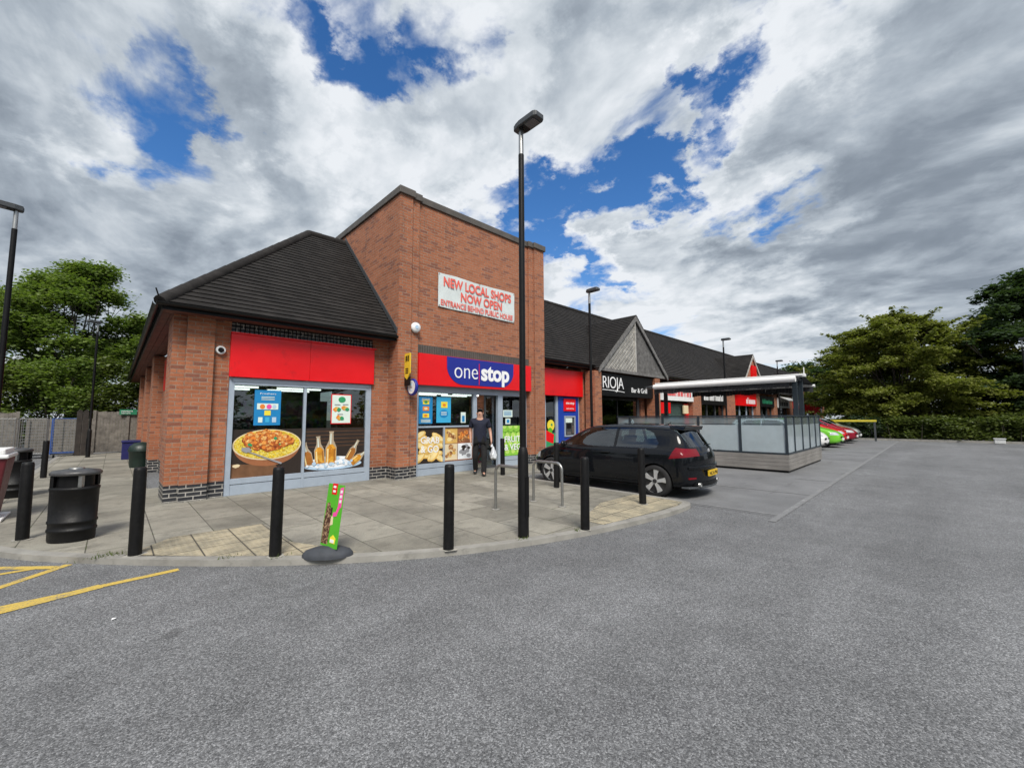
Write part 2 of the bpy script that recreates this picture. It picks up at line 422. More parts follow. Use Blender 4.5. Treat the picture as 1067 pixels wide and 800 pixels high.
# yellow hatching and white bay lines
def stroke(mb, a, b, w, mat, z=.004):
    a = Vector(a); b = Vector(b); d = (b-a).normalized(); s = Vector((-d.y, d.x))*w/2
    q = max(1, int((b-a).length/1.5))
    for i in range(q):
        p0 = a.lerp(b, i/q); p1 = a.lerp(b, (i+1)/q)
        mb.poly([(*(p0+s), z), (*(p0-s), z), (*(p1-s), z), (*(p1+s), z)], mat)
yl = MB()
stroke(yl, (-4.2, 5.40), (.0, 5.51), .09, M['yline']); stroke(yl, (.57, 5.56), (-.13, 5.52), .09, M['yline'], .0045)
stroke(yl, (.0, 5.53), (-1.9, 5.05), .13, M['yline'], .005)
stroke(yl, (-.26, 6.59), (-1.3, 5.5), .09, M['yline']); stroke(yl, (-.36, 6.56), (-3.9, 9.8), .09, M['yline'], .0045)
stroke(yl, (-.5, 6.66), (-2.6, 6.72), .07, M['yline'], .005)
stroke(yl, (-1.75, 26), (-1.75, 11), .07, M['wline'])
yl.build('yellow_road_marking')['kind'] = 'structure'
wl = MB(); stroke(wl, (7.1, 1.81), (35.5, 1.81), .09, M['wline'], .009)
for x in (7.62, 10.0, 12.4, 18.9, 21.3, 23.7, 26.1, 28.5, 30.9, 33.3):
    stroke(wl, (x, 1.86), (x, 2.6 if 12 < x < 18 else 6.8), .08, M['wline'], .0095)
wl.build('bay_line_marking')['kind'] = 'structure'

# ------------------------------------------------------------------ roof tiles
m, t, p = newmat('roof_tile'); pos = t.new('ShaderNodeNewGeometry').outputs['Position']
sx = t.new('ShaderNodeSeparateXYZ', ins={0: pos}); 
uv = t.new('ShaderNodeCombineXYZ', ins={0: t.math('ADD', sx.outputs[0], sx.outputs[1]), 1: sx.outputs[2], 2: 0.}).outputs[0]
b = t.new('ShaderNodeTexBrick', offset=.5); t.l.new(uv, b.inputs['Vector'])
for k, v in {'Scale': 1., 'Mortar Size': .004, 'Brick Width': .2, 'Row Height': .1115, 'Color1': (0, 0, 0, 1), 'Color2': (1, 1, 1, 1), 'Mortar': (.5, .5, .5, 1)}.items(): b.inputs[k].default_value = v
c = t.ramp(b.outputs['Color'], [(0, (.0125, .011, .0102)), (.5, (.017, .015, .0138)), (1, (.023, .0205, .019))])
c = t.mix(1., c, t.ramp(t.noise(pos, 1.2, 5, .65), [(.3, .75), (.7, 1.3)]), 'MULTIPLY')
c = t.mix(t.mrange(t.noise(pos, 9, 5, .7), .6, .72, 0, .3), c, (.05, .05, .038, 1))
t.l.new(c, p.inputs['Base Color']); p.inputs['Roughness'].default_value = .85; p.inputs['Specular IOR Level'].default_value = .3
bp = t.new('ShaderNodeBump', ins={'Strength': .4, 'Distance': .01, 'Height': t.noise(pos, 40, 4, .6)}); t.l.new(bp.outputs[0], p.inputs['Normal'])
M['tile'] = m
def tiles(mb, A, B, D, Cc, n=None):
    """lapped courses between eave A-B and ridge D-C: each course tilts out and ends in a little step"""
    A, B, D, Cc = map(Vector, (A, B, D, Cc))
    nr = (B-A).cross((D if (D-A).length > .1 else Cc)-A).normalized()
    if nr.z < 0: nr = -nr
    n = n or int(((A+B)/2-(Cc+D)/2).length/.155)
    lift = nr*.021
    for i in range(n):
        t0, t1 = i/n, (i+1)/n
        a, b2 = A.lerp(D, t0), B.lerp(Cc, t0); c2, d = B.lerp(Cc, t1), A.lerp(D, t1)
        mb.add([a+lift, b2+lift, c2, d, a, b2], [(0, 1, 2, 3), (4, 5, 1, 0)], M['tile'])

def glassmat(name, tr=(.5, .55, .55), refl=(.9, .95, 1), base=.06, rough=.01):
    m, t, p = newmat(name); t.n.remove(p); out = t.n['Material Output']
    fr = t.new('ShaderNodeFresnel', ins={'IOR': 1.5}).outputs[0]
    f = t.math('ADD', t.math('MULTIPLY', fr, .95), base, clamp=True)
    a = t.new('ShaderNodeBsdfTransparent', ins={0: rgba(tr)}); g = t.new('ShaderNodeBsdfGlossy', ins={0: rgba(refl), 'Roughness': rough})
    t.l.new(t.new('ShaderNodeMixShader', ins={0: f, 1: a.outputs[0], 2: g.outputs[0]}).outputs[0], out.inputs[0])
    return m
M['glass'] = glassmat('shop_glass')
m, t, p = newmat('strip_light'); p.inputs['Emission Color'].default_value = (1, .97, .9, 1); p.inputs['Emission Strength'].default_value = 2.6
M['strip'] = m
# stacked goods seen through the glass
m, t, p = newmat('shelf_goods'); uv, pos, P = wallcoord(t)
b = t.new('ShaderNodeTexVoronoi', feature='F1', distance='CHEBYCHEV'); t.l.new(uv, b.inputs['Vector']); b.inputs['Scale'].default_value = 7
hs = t.new('ShaderNodeHueSaturation', ins={'Color': b.outputs['Color'], 'Saturation': .75, 'Value': .3})
t.l.new(hs.outputs[0], p.inputs['Base Color']); M['goods'] = m

# ------------------------------------------------------------------ corner shop building
shop = thing('shop_building', 'red brick corner shop with a square tower and a hipped dark tiled roof', 'shop', (4.97, 9.2, 0))
SL = (4.97, 9.2, 0)
def place(o, parent):
    o.parent = parent; o.matrix_parent_inverse = Matrix.Translation(parent.location).inverted(); return o
def part(mb, name, parent, **kw): return place(mb.build(name, **kw), parent)
W, PL = [], []
PZ = .36
def wall(x0, x1, y0, y1, z1, z0=ZP-.05, w=None, pl=None):
    w, pl = W, PL
    if z0 < PZ: pl.append((x0, x1, y0, y1, z0, PZ)); z0 = PZ
    w.append((x0, x1, y0, y1, z0, z1))
def walls(parent):
    for b in W: part(MB().box(*b, M['brick']), 'brick_pier' if b[1]-b[0] < .9 and b[3]-b[2] < 1.1 else 'wall', parent)
    for b in PL: part(MB().box(*b, M['plinth']), 'plinth', parent)
    W.clear(); PL.clear()
# left wing
wall(.70, .90, 9.68, 10.6, 3.52); wall(.90, 1.32, 9.59, 10.58, 3.5); wall(1.32, 1.595, 9.68, 10.0, 3.5)
wall(4.55, 4.98, 9.68, 10.0, 3.55)
wall(1.595, 4.55, 9.80, 10.0, 3.5, 2.9)
wall(1.02, 1.25, 10.6, 11.1, 3.4); wall(1.02, 1.25, 15.2, 16.2, 3.4); wall(1.02, 1.25, 11.1, 15.2, 3.4, 3.15)
wall(.78, 1.3, 16.2, 17.1, 3.45); wall(1.02, 1.25, 17.1, 20.0, 3.4); wall(.78, 1.3, 20.0, 20.9, 3.45); wall(1.02, 1.25, 20.9, 29, 3.4)
wall(.78, 1.3, 24.5, 25.4, 3.45); wall(1.02, 7.3, 28.8, 29, 3.4)
walls(shop)
ZT = 7.30
for a, b, y in ((4.97, 5.33, 9.2), (5.33, 5.57, 9.26)): wall(a, b, y, 9.9, ZT)
wall(9.76, 9.98, 9.26, 9.9, ZT); wall(9.98, 10.45, 9.2, 9.9, ZT)
wall(5.57, 9.76, 9.32, 9.9, ZT, 3.24)
wall(4.97, 5.3, 9.9, 13.4, ZT); wall(10.15, 10.45, 9.9, 13.4, ZT); wall(5.3, 10.15, 13.1, 13.4, ZT, 2.)
walls(shop)
cp = MB()
for a, b, y0, y1 in ((4.92, 5.38, 9.14, 9.9), (5.38, 5.62, 9.2, 9.9), (5.62, 9.71, 9.27, 9.9), (9.71, 9.93, 9.2, 9.9), (9.93, 10.5, 9.14, 9.9)):
    cp.box(a, b, y0, y1, ZT, 7.485, M['coping'])
cp.box(4.92, 5.35, 9.9, 13.45, ZT, 7.485, M['coping']); cp.box(10.1, 10.5, 9.9, 13.45, ZT, 7.485, M['coping']); cp.box(5.35, 10.1, 13.05, 13.45, ZT, 7.485, M['coping'])
part(cp, 'parapet_coping', shop, bevel=.012)
part(MB().box(5.3, 10.15, 9.9, 13.1, 6.9, 7.0, M['grey']), 'tower_flat_roof', shop)
# soldier courses over the openings
sd = MB()
x = 5.58
while x < 9.74: sd.box(x, x+.062, 9.285, 9.36, 3.255, 3.475, M['coping']); x += .074
part(sd, 'soldier_course', shop)
sd = MB(); x = 1.60
sd.box(1.6, 4.55, 9.74, 9.79, 3.26, 3.5, M['black'])
while x < 4.53: sd.box(x, x+.06, 9.70, 9.74, 3.27, 3.48, M['plinth']); x += .08
part(sd, 'vent_grille', shop)
# roof of the left wing
rf = MB(); EZ, RZ, EY, RY = 3.6, 7.05, 9.24, 12.66
tiles(rf, (.45, EY, EZ), (4.97, EY, EZ), (3.88, RY, RZ), (4.97, RY, RZ))
tiles(rf, (.45, EY, EZ), (.45, 29.3, EZ), (3.88, RY, RZ), (3.88, 29.3, RZ))
tiles(rf, (7.31, 13.5, EZ), (7.31, 29.3, EZ), (3.88, 13.5, RZ), (3.88, 29.3, RZ), 8)
part(rf, 'tiled_roof', shop)
hp = MB()
def ridge_tiles(mb, a, b, r=.11):
    a, b = Vector(a), Vector(b); q = max(1, int((b-a).length/.32))
    for i in range(q):
        p0, p1 = a.lerp(b, i/q), a.lerp(b, (i+.985)/q)
        mb.tube([p0-Vector((0, 0, .03)), p1-Vector((0, 0, .03))], [r, r*1.06], M['tile'], 10)
ridge_tiles(hp, (.47, 9.26, 3.62), (3.88, RY, RZ)); ridge_tiles(hp, (3.88, RY, RZ), (4.95, RY, RZ)); ridge_tiles(hp, (3.88, RY, RZ), (3.88, 29.3, RZ))
part(hp, 'ridge_tiles', shop)
ld = MB()   # lead flashing where the roof meets the tower
ld.prism([(9.24, 3.66), (12.66, 7.1), (12.66, 7.24), (9.24, 3.80)], 'x', 4.945, 4.968, M['grey']); part(ld, 'lead_flashing', shop)
fa = MB()
fa.box(.50, 4.965, 9.27, 9.30, 3.47, 3.59, M['black']); fa.box(.50, .53, 9.30, 29.2, 3.47, 3.59, M['black'])
part(fa, 'fascia_board', shop)
so = MB()
for k in range(3): so.box(.53, 4.965, 9.302+k*.13, 9.425+k*.13, 3.485+k*.001, 3.51, M['soffit'])
for k in range(4): so.box(.532+k*.125, .65+k*.125, 9.70, 29.2, 3.485+k*.001, 3.51, M['soffit'])
part(so, 'soffit', shop)
def gutter(mb, a, b, r=.055):
    a, b = Vector(a), Vector(b); d = (b-a).normalized(); s = d.cross(Vector((0, 0, 1)))
    vs, fs = [], []; n = 8
    for p in (a, b):
        for q in range(n+1):
            th = pi+pi*q/n; vs.append(p+s*cos(th)*r+Vector((0, 0, sin(th)*r)))
        for q in range(n+1):
            th = 2*pi-pi*q/n; vs.append(p+s*cos(th)*(r-.006)+Vector((0, 0, sin(th)*(r-.006))))
    N = 2*n+2
    for i in range(N): fs.append((i, (i+1) % N, (i+1) % N+N, i+N))
    fs += [list(range(N))[::-1], list(range(N, 2*N))]
    mb.add(vs, fs, M['gutter'])
gt = MB(); gutter(gt, (.42, 9.2, 3.58), (4.96, 9.2, 3.58)); gutter(gt, (.425, 9.26, 3.58), (.425, 29.3, 3.58)); gt.tube([(.5, 9.24, 3.6), (.44, 9.2, 3.68), (.40, 9.18, 3.8)], .012, M['gutter'])
part(gt, 'gutter', shop)

# windows -------------------------------------------------------------
def frame_bars(mb, x0, x1, z0, z1, y, w=.06, d=.06, mat=None):
    mat = mat or M['frame']
    mb.box(x0, x0+w, y, y+d, z0, z1, mat); mb.box(x1-w, x1, y, y+d, z0, z1, mat)
    mb.box(x0+w, x1-w, y+.002, y+d, z1-w, z1, mat); mb.box(x0+w, x1-w, y+.002, y+d, z0, z0+w, mat)
fr = MB(); YW = 9.70
fr.box(1.60, 1.70, YW, YW+.1, ZP, 2.38, M['frame']); fr.box(4.42, 4.545, YW, YW+.1, ZP, 2.38, M['frame'])
fr.box(1.70, 4.42, YW-.01, YW+.1, 2.24, 2.38, M['frame']); fr.box(3.0, 3.055, YW+.003, YW+.09, ZP+.32, 2.24, M['frame'])
for a, b in ((1.70, 3.0), (3.055, 4.42)):
    fr.box(a, b, YW+.01, YW+.1, ZP+.0, ZP+.20, M['frame']); fr.box(a, b, YW+.0, YW+.1, ZP+.212, ZP+.32, M['frame'])
fr.box(3.0, 3.055, YW+.006, YW+.1, ZP, ZP+.32, M['frame'])
fr.box(1.66, 4.47, YW-.03, YW-.01, 2.30, 2.37, M['frame'])
wf = part(fr, 'window_frame', shop, bevel=.004)
def sub(mb, name, parent, **kw):
    o = mb.build(name, **kw); o.parent = parent; return o
G = {}
def fl(name, c, r=.45, var=.04): G[name] = plain('print_'+name, c, r, var=var, scale=4); return G[name]
# printed colours of the window graphics
fl('dark', (.025, .016, .012)); fl('wood', (.16, .075, .035), var=.3); fl('bowl', (.32, .12, .05), var=.15); fl('cream', (.75, .62, .4)); fl('ice', (.8, .83, .86), var=.1)
fl('amber', (.72, .36, .04), var=.2); fl('amberdk', (.35, .13, .02), var=.2); fl('bottle', (.42, .34, .24)); fl('chip', (.72, .45, .12), var=.2); fl('chiplt', (.85, .68, .32), var=.12)
fl('brown', (.28, .11, .05), var=.4); fl('apple', (.25, .55, .05), var=.2); fl('applelt', (.5, .72, .16), var=.1); fl('appledk', (.10, .28, .02)); fl('cyan', sr(25, 130, 190)); fl('cyan2', sr(60, 170, 215))
fl('mint', (.7, .82, .75)); fl('pink', (.8, .08, .35)); fl('lime', sr(82, 172, 40)); fl('orange', (.75, .22, .03)); fl('pgreen', (.03, .3, .12)); fl('pyellow', (.85, .7, .05)); fl('grey', (.3, .3, .32)); fl('skyb', (.45, .6, .75)); fl('flake', (.55, .5, .42))
def spotted(name, c1, c2, c3, scale):
    m, t, p = newmat('print_'+name); uv, pos, P = wallcoord(t)
    v = t.new('ShaderNodeTexVoronoi', feature='F1'); t.l.new(uv, v.inputs['Vector']); v.inputs['Scale'].default_value = scale
    s = t.new('ShaderNodeSeparateColor', ins={0: v.outputs['Color']}).outputs[0]
    c = t.ramp(s, [(.1, c1), (.5, c2), (.9, c3)]); n = t.noise(uv, scale*.7, 4, .6)
    c = t.mix(1., c, t.ramp(n, [(.3, .7), (.7, 1.2)]), 'MULTIPLY')
    t.l.new(c, p.inputs['Base Color']); p.inputs['Roughness'].default_value = .45; G[name] = m
spotted('rice', (.55, .33, .02), (.80, .58, .03), (.75, .66, .18), 42)
spotted('curry', (.42, .09, .015), (.68, .20, .03), (.80, .36, .08), 26)
spotted('sauce', (.22, .04, .01), (.34, .07, .012), (.42, .12, .02), 18); spotted('crumb', (.66, .26, .05), (.78, .42, .12), (.86, .58, .25), 34)
spotted('liquid', (.50, .18, .01), (.66, .29, .02), (.78, .43, .06), 9)
spotted('pastry', (.2, .07, .02), (.45, .2, .07), (.68, .42, .18), 22)
spotted('nuts', (.05, .02, .012), (.09, .035, .02), (.4, .26, .15), 60)
YG = 9.755
def pane(parent, x0, x1, z0, z1, y): return sub(MB().box(x0, x1, y, y+.008, z0, z1, M['glass']), 'glass_pane', parent)
pane(wf, 1.70, 3.0, .38, 2.24, YG); pane(wf, 3.055, 4.42, .38, 2.24, YG)
rng = random.Random(3)
L = lambda k: YG-.004-.0018*k
# curry bowl print
g = MB(); g.flat([(1.70, .38), (3.0, .38), (3.0, 1.34), (1.70, 1.34)], L(0), G['dark'])
g.flat([(1.70, .38), (2.62, .38), (2.5, .60), (1.70, .66)], L(1), G['wood'])
g.flat([(1.74, 1.02)]+ell(2.35, .98, .61, .40, 20, pi, 2*pi)+[(2.96, 1.05)], L(2), G['bowl'])
g.flat(ell(2.35, 1.02, .635, .315, 40), L(3), G['cream']); g.flat(ell(2.35, 1.025, .61, .295, 40), L(4), G['rice'])
for k in range(24):
    a = rng.uniform(0, 6.28); r = rng.random()**.5; cx, cz, q = 2.38+.46*r*cos(a), 1.11+.14*r*sin(a), rng.uniform(.085, .14)
    g.flat(blobp(cx+.008, cz-.018, q*1.06, rng, 12, .85), L(5+k*.2), G['sauce']); g.flat(blobp(cx, cz, q, rng, 13, .85), L(5.08+k*.2), G['curry']); g.flat(blobp(cx-.02, cz+.03, q*.42, rng, 9, .7), L(5.16+k*.2), G['crumb'])
for k in range(14):
    a = rng.uniform(0, 6.28); r = rng.random()**.5
    g.flat(blobp(2.36+.4*r*cos(a), 1.08+.15*r*sin(a), rng.uniform(.02, .04), rng, 9), L(10.2+k*.1), G[['orange', 'crumb', 'pgreen'][k % 3]])
g.flat([(1.93, .93), (1.95, .90), (2.6, .60), (2.62, .63)], L(12), G['grey']); g.flat([(1.88, .98), (2.0, .98), (2.06, .92), (1.96, .87), (1.87, .92)], L(12.2), G['grey'])
g.flat(blobp(1.80, .62, .07, rng, 12, .5), L(3), G['cream'])
sub(g, 'window_graphic', wf, fix=False)
# bottles on ice print
g = MB(); g.flat([(3.055, .38), (4.42, .38), (4.42, 1.34), (3.055, 1.34)], L(0), G['dark'])
for k in range(5): g.flat([(3.055, .92+.085*k), (4.42, .92+.085*k), (4.42, .93+.085*k), (3.055, .93+.085*k)], L(1), G['wood'])
g.flat(ell(3.7, .50, .66, .11, 30), L(1.5), G['offw'] if 'offw' in G else G['skyb'])
g.flat(ell(3.68, .56, .56, .13, 30), L(2), G['ice'])
for k in range(34): g.flat(blobp(3.68+rng.uniform(-.48, .48), .57+rng.uniform(-.08, .10), rng.uniform(.03, .06), rng, 6), L(2.2+k*.05), G[['ice', 'skyb', 'ice'][k % 3]])
def bottle(cx, cz, h, w, rot, k, fill='liquid'):
    o = [(-w, 0), (w, 0), (w, h*.5), (w*.42, h*.72), (w*.34, h*.96), (w*.42, h*.96), (w*.42, h), (-w*.42, h), (-w*.42, h*.96), (-w*.34, h*.96), (-w*.42, h*.72), (-w, h*.5)]
    T = lambda pts: [(cx+x*cos(rot)-z*sin(rot), cz+x*sin(rot)+z*cos(rot)) for x, z in pts]
    g.flat(T(o), L(k), G['bottle']); g.flat(T([(-w*.86, .01), (w*.86, .01), (w*.86, h*.47), (w*.3, h*.6), (-w*.3, h*.6), (-w*.86, h*.47)]), L(k+.4), G[fill])
    g.flat(T([(-w*.7, .03), (-w*.45, .03), (-w*.45, h*.46), (-w*.7, h*.46)]), L(k+.8), G['chiplt'])
    g.flat(T([(w*.5, .04), (w*.72, .06), (w*.72, h*.44), (w*.5, h*.46)]), L(k+.8), G['amberdk']); g.flat(T([(-w*.2, h*.6), (0, h*.6), (-w*.02, h*.93), (-w*.15, h*.93)]), L(k+.8), G['mint'])
bottle(3.17, .52, .52, .10, .22, 5, 'amberdk'); bottle(4.02, .58, .52, .085, -.5, 5, 'amberdk'); bottle(4.1, .50, .48, .085, -.95, 6.2)
bottle(3.40, .54, .62, .11, .1, 5); bottle(3.63, .53, .73, .125, .0, 7)
for k in range(18): g.flat(blobp(3.62+rng.uniform(-.5, .5), .52+rng.uniform(-.05, .04), rng.uniform(.03, .05), rng, 6), L(9+k*.05), G[['ice', 'skyb'][k % 2]])
sub(g, 'window_graphic', wf, fix=False)

def poster(name, label, x0, x1, z0, z1, y, draw, base, cat='poster', border=None):
    g = MB(); g.box(x0, x1, y, y+.006, z0, z1, base)
    if border: g.flat([(x0+.02, z0+.02), (x1-.02, z0+.02), (x1-.02, z1-.02), (x0+.02, z1-.02)], y-.003, border)
    draw(g, x0, x1, z0, z1, y-.006)
    o = g.build(name, fix=False); tag(o, label, cat); return o
def bluep(g, x0, x1, z0, z1, y):
    w, h = x1-x0, z1-z0
    text(g, 'Freshers', x0+.2*w, y, z0+.88*h, .6*w, .05*h, M['text_white'])
    for k in range(3): g.flat([(x0+.25*w, z0+(.8-.04*k)*h), (x0+.75*w, z0+(.8-.04*k)*h), (x0+.75*w, z0+(.815-.04*k)*h), (x0+.25*w, z0+(.815-.04*k)*h)], y, G['mint'])
    g.flat([(x0+.1*w, z0+.45*h), (x0+.9*w, z0+.45*h), (x0+.9*w, z0+.62*h), (x0+.1*w, z0+.62*h)], y, G['mint'])
    g.flat(ell(x0+.3*w, z0+.53*h, .1*w, .07*h, 12), y-.002, G['orange']); g.flat(ell(x0+.55*w, z0+.53*h, .1*w, .07*h, 12), y-.002, G['red'] if 'red' in G else G['pink']); g.flat(ell(x0+.75*w, z0+.53*h, .08*w, .06*h, 12), y-.002, G['skyb'])
    g.flat([(x0+.38*w, z0+.28*h), (x0+.62*w, z0+.28*h), (x0+.62*w, z0+.42*h), (x0+.38*w, z0+.42*h)], y, G['pyellow'])
    for k in range(3): g.flat([(x0+(.16+.26*k)*w, z0+.08*h), (x0+(.32+.26*k)*w, z0+.08*h), (x0+(.32+.26*k)*w, z0+.23*h), (x0+(.16+.26*k)*w, z0+.23*h)], y, G[['mint', 'cyan2', 'skyb'][k]])
def bluep2(g, x0, x1, z0, z1, y):
    w, h = x1-x0, z1-z0
    for k, (c, s) in enumerate((('pyellow', .72), ('orange', .48), ('pyellow', .22))):
        g.flat([(x0+.28*w, z0+s*h), (x0+.74*w, z0+s*h), (x0+.74*w, z0+(s+.16)*h), (x0+.28*w, z0+(s+.16)*h)], y, G[c]); g.flat(ell(x0+.5*w, z0+(s+.08)*h, .13*w, .05*h, 12), y-.002, G[['pgreen', 'cream', 'orange'][k]])
    for k in range(4): g.flat([(x0+.2*w, z0+(.93-.035*k)*h*.99), (x0+.8*w, z0+(.93-.035*k)*h*.99), (x0+.8*w, z0+(.945-.035*k)*h*.99), (x0+.2*w, z0+(.945-.035*k)*h*.99)], y, G['mint'])
    for k in range(3): g.flat([(x0+.15*w, z0+(.05+.04*k)*h), (x0+.85*w, z0+(.05+.04*k)*h), (x0+.85*w, z0+(.07+.04*k)*h), (x0+.15*w, z0+(.07+.04*k)*h)], y, G['mint'])
def bluep3(g, x0, x1, z0, z1, y):
    w, h = x1-x0, z1-z0
    g.flat([(x0+.3*w, z0+.58*h), (x0+.75*w, z0+.58*h), (x0+.75*w, z0+.82*h), (x0+.3*w, z0+.82*h)], y, G['pyellow']); g.flat(ell(x0+.52*w, z0+.69*h, .12*w, .06*h, 12), y-.002, G['orange'])
    g.flat(ell(x0+.5*w, z0+.35*h, .3*w, .15*h, 24), y, G['cyan']); 
    for k in range(3): g.flat([(x0+.3*w, z0+(.40-.05*k)*h), (x0+.7*w, z0+(.40-.05*k)*h), (x0+.7*w, z0+(.42-.05*k)*h), (x0+.3*w, z0+(.42-.05*k)*h)], y-.002, G['mint'])
def menup(g, x0, x1, z0, z1, y):
    w, h = x1-x0, z1-z0
    g.flat(ell(x0+.52*w, z0+.82*h, .18*w, .1*h, 20), y-.003, G['pgreen'])
    for k, (cx, cz) in enumerate(((.3, .52), (.7, .53), (.45, .2))):
        for j in range(4): g.flat(blobp(x0+(cx+.06*j-.1)*w, z0+(cz+rng.uniform(-.04, .04))*h, .05, rng, 9), y-.003-.0008*j, G[['orange', 'amber', 'chip', 'pgreen'][j]])
        g.flat([(x0+(cx-.14)*w, z0+(cz+.11)*h), (x0+(cx+.14)*w, z0+(cz+.11)*h), (x0+(cx+.14)*w, z0+(cz+.14)*h), (x0+(cx-.14)*w, z0+(cz+.14)*h)], y-.003, G['grey'])
poster('poster', 'tall bright blue poster with a white food strip hung above the curry bowl picture', 2.06, 2.55, 1.42, 2.15, 9.735, bluep, G['cyan'])
poster('poster', 'white menu poster with red border hung above the bottles of beer picture', 3.60, 4.07, 1.43, 2.12, 9.735, menup, M['red'], border=G['mint'])

# ---- red fascia of the left window
fs = MB(); fs.box(1.585, 3.068, 9.60, 9.69, 2.385, 3.24, M['red']); fs.box(3.072, 4.56, 9.60, 9.69, 2.385, 3.24, M['red']); fs.box(1.6, 4.55, 9.63, 9.695, 2.39, 3.235, M['black']); fs.box(1.58, 4.60, 9.57, 9.695, 3.243, 3.275, M['red'])
o = fs.build('shop_fascia_sign', bevel=.006); tag(o, 'plain red fascia panel without lettering above the curry and beer windows', 'fascia')

fs = MB(); fs.box(.96, 1.03, 11.1, 15.2, 2.35, 3.2, M['red']); tag(fs.build('shop_fascia_sign'), 'dull red fascia panel in the recess on the left side wall of the shop', 'fascia')
fr = MB()
for y in (11.1, 12.4, 13.8, 15.1): fr.box(1.03, 1.10, y, y+.09, ZP, 2.35, M['frame'])
fr.box(1.031, 1.10, 11.19, 15.1, ZP, .4, M['frame']); sw = part(fr, 'side_window_frame', shop)
for y in (11.19, 12.49, 13.89): sub(MB().box(1.06, 1.068, y, y+1.21, .4, 2.35, M['glass']), 'glass_pane', sw)
# ---- tower shop front
fr = MB(); YT = 9.40
for a, b in ((5.58, 5.70), (7.53, 7.66), (8.50, 8.69), (9.60, 9.75)): fr.box(a, b, YT, YT+.1, ZP, 2.42, M['frame'])
fr.box(5.70, 9.60, YT+.003, YT+.1, 2.24, 2.42, M['frame']); fr.box(6.50, 6.545, YT+.004, YT+.09, .38, 1.32, M['frame'])
for a, b in ((5.70, 7.53), (8.69, 9.60)):
    fr.box(a, b, YT+.01, YT+.1, ZP, ZP+.17, M['frame']); fr.box(a, b, YT+.002, YT+.1, ZP+.182, ZP+.30, M['frame'])
fr.box(5.7, 7.53, YT+.008, YT+.07, 1.30, 1.345, M['frame'])
fr.box(7.66, 8.50, YT-.02, YT+.3, ZP, ZP+.012, M['steel'])
tf = part(fr, 'shopfront_frame', shop, bevel=.004)
YG2 = YT+.055
for a, b in ((5.70, 7.53), (8.69, 9.60)): pane(tf, a, b, .36, 2.24, YG2)
dr = MB(); frame_bars(dr, 8.06, 8.56, ZP+.02, 2.24, YT+.125, .05, .045, M['grey']); d_ = part(dr, 'sliding_door', shop)
pane(d_, 8.11, 8.51, .12, 2.19, YT+.145)
L = lambda k: YG2-.004-.0018*k
g = MB(); g.flat([(5.70, .37), (6.5, .37), (6.5, 1.29), (5.70, 1.29)], L(0), G['dark'])
for k in range(22):
    cx, cz = rng.uniform(5.76, 6.44), rng.uniform(.45, 1.12); a = rng.uniform(-.6, .9); w = rng.uniform(.16, .24)
    pts = [(x, z) for x, z in ell(cx, cz, w, .085, 12, 0, 2*pi, a)]
    g.flat([(min(max(x, 5.705), 6.495), min(max(z, .375), 1.285)) for x, z in pts], L(1+k*.25), G['chip']); 
    pts = ell(cx-.012, cz+.015, w*.82, .058, 12, 0, 2*pi, a)
    g.flat([(min(max(x, 5.705), 6.495), min(max(z, .375), 1.285)) for x, z in pts], L(1.12+k*.25), G['chiplt'])
text(g, 'GRAB', 5.80, L(8), .90, .58, .17, M['text_white'], .02, rot=-.03); text(g, '& GO', 5.80, L(8), .66, .56, .18, M['text_white'], .02, rot=-.03)
sub(g, 'window_graphic', tf, fix=False)
g = MB(); g.flat([(6.545, .37), (7.53, .37), (7.53, 1.29), (6.545, 1.29)], L(0), G['brown'])
cells = [(6.56, 6.99, .86, 1.27), (7.01, 7.51, .86, 1.27), (6.56, 6.99, .40, .84), (7.01, 7.51, .40, .84)]
for q, (a, b, c, d) in enumerate(cells):
    g.flat([(a, c), (b, c), (b, d), (a, d)], L(1), G[['chip', 'brown', 'cream', 'ice'][q]])
    for k in range(9):
        cx, cz, r = rng.uniform(a+.08, b-.08), rng.uniform(c+.07, d-.07), rng.uniform(.05, .09)
        g.flat([(min(max(x, a), b), min(max(z, c), d)) for x, z in blobp(cx, cz, r, rng, 10, .8)], L(1.5+.2*k), G[[('pastry'), ('curry'), ('pastry'), ('grey')][q]] if k % 3 else G[['chiplt', 'pastry', 'chip', 'dark'][q]])
sub(g, 'window_graphic', tf, fix=False)
g = MB(); g.flat([(8.69, .37), (9.60, .37), (9.60, 1.31), (8.69, 1.31)], L(0), G['appledk'])
k = 0
for j in range(4):
    for i in range(4):
        cx = 8.76+.25*i+(.12 if j % 2 else 0)-.05; cz = .47+.26*j; cl = lambda ps: [(min(max(x, 8.695), 9.595), min(max(z, .375), 1.305)) for x, z in ps]
        g.flat(cl(ell(cx, cz, .145, .14, 18)), L(1+k*.3), G['apple']); g.flat(cl(ell(cx-.03, cz+.035, .085, .07, 14)), L(1.12+k*.3), G['applelt']); g.flat(cl(ell(cx+.01, cz+.10, .012, .03, 6)), L(1.2+k*.3), G['appledk']); k += 1
text(g, 'FRUIT', 8.80, L(8), .80, .7, .19, M['text_white'], .02); text(g, '& VEG', 8.80, L(8), .55, .7, .19, M['text_white'], .02)
sub(g, 'window_graphic', tf, fix=False)
poster('poster', 'blue poster with yellow and orange boxes above the grab and go picture', 5.73, 6.15, 1.41, 2.12, YT+.035, bluep2, G['cyan'])
poster('poster', 'lighter blue poster with a round blue badge, nearer the doorway', 6.28, 6.75, 1.43, 2.13, YT+.035, bluep3, G['cyan2'])
def cardp(g, x0, x1, z0, z1, y):
    for k in range(4): g.flat([(x0+.03, z1-.05-.04*k), (x1-.05, z1-.05-.04*k), (x1-.05, z1-.035-.04*k), (x0+.03, z1-.035-.04*k)], y, G['cyan'])
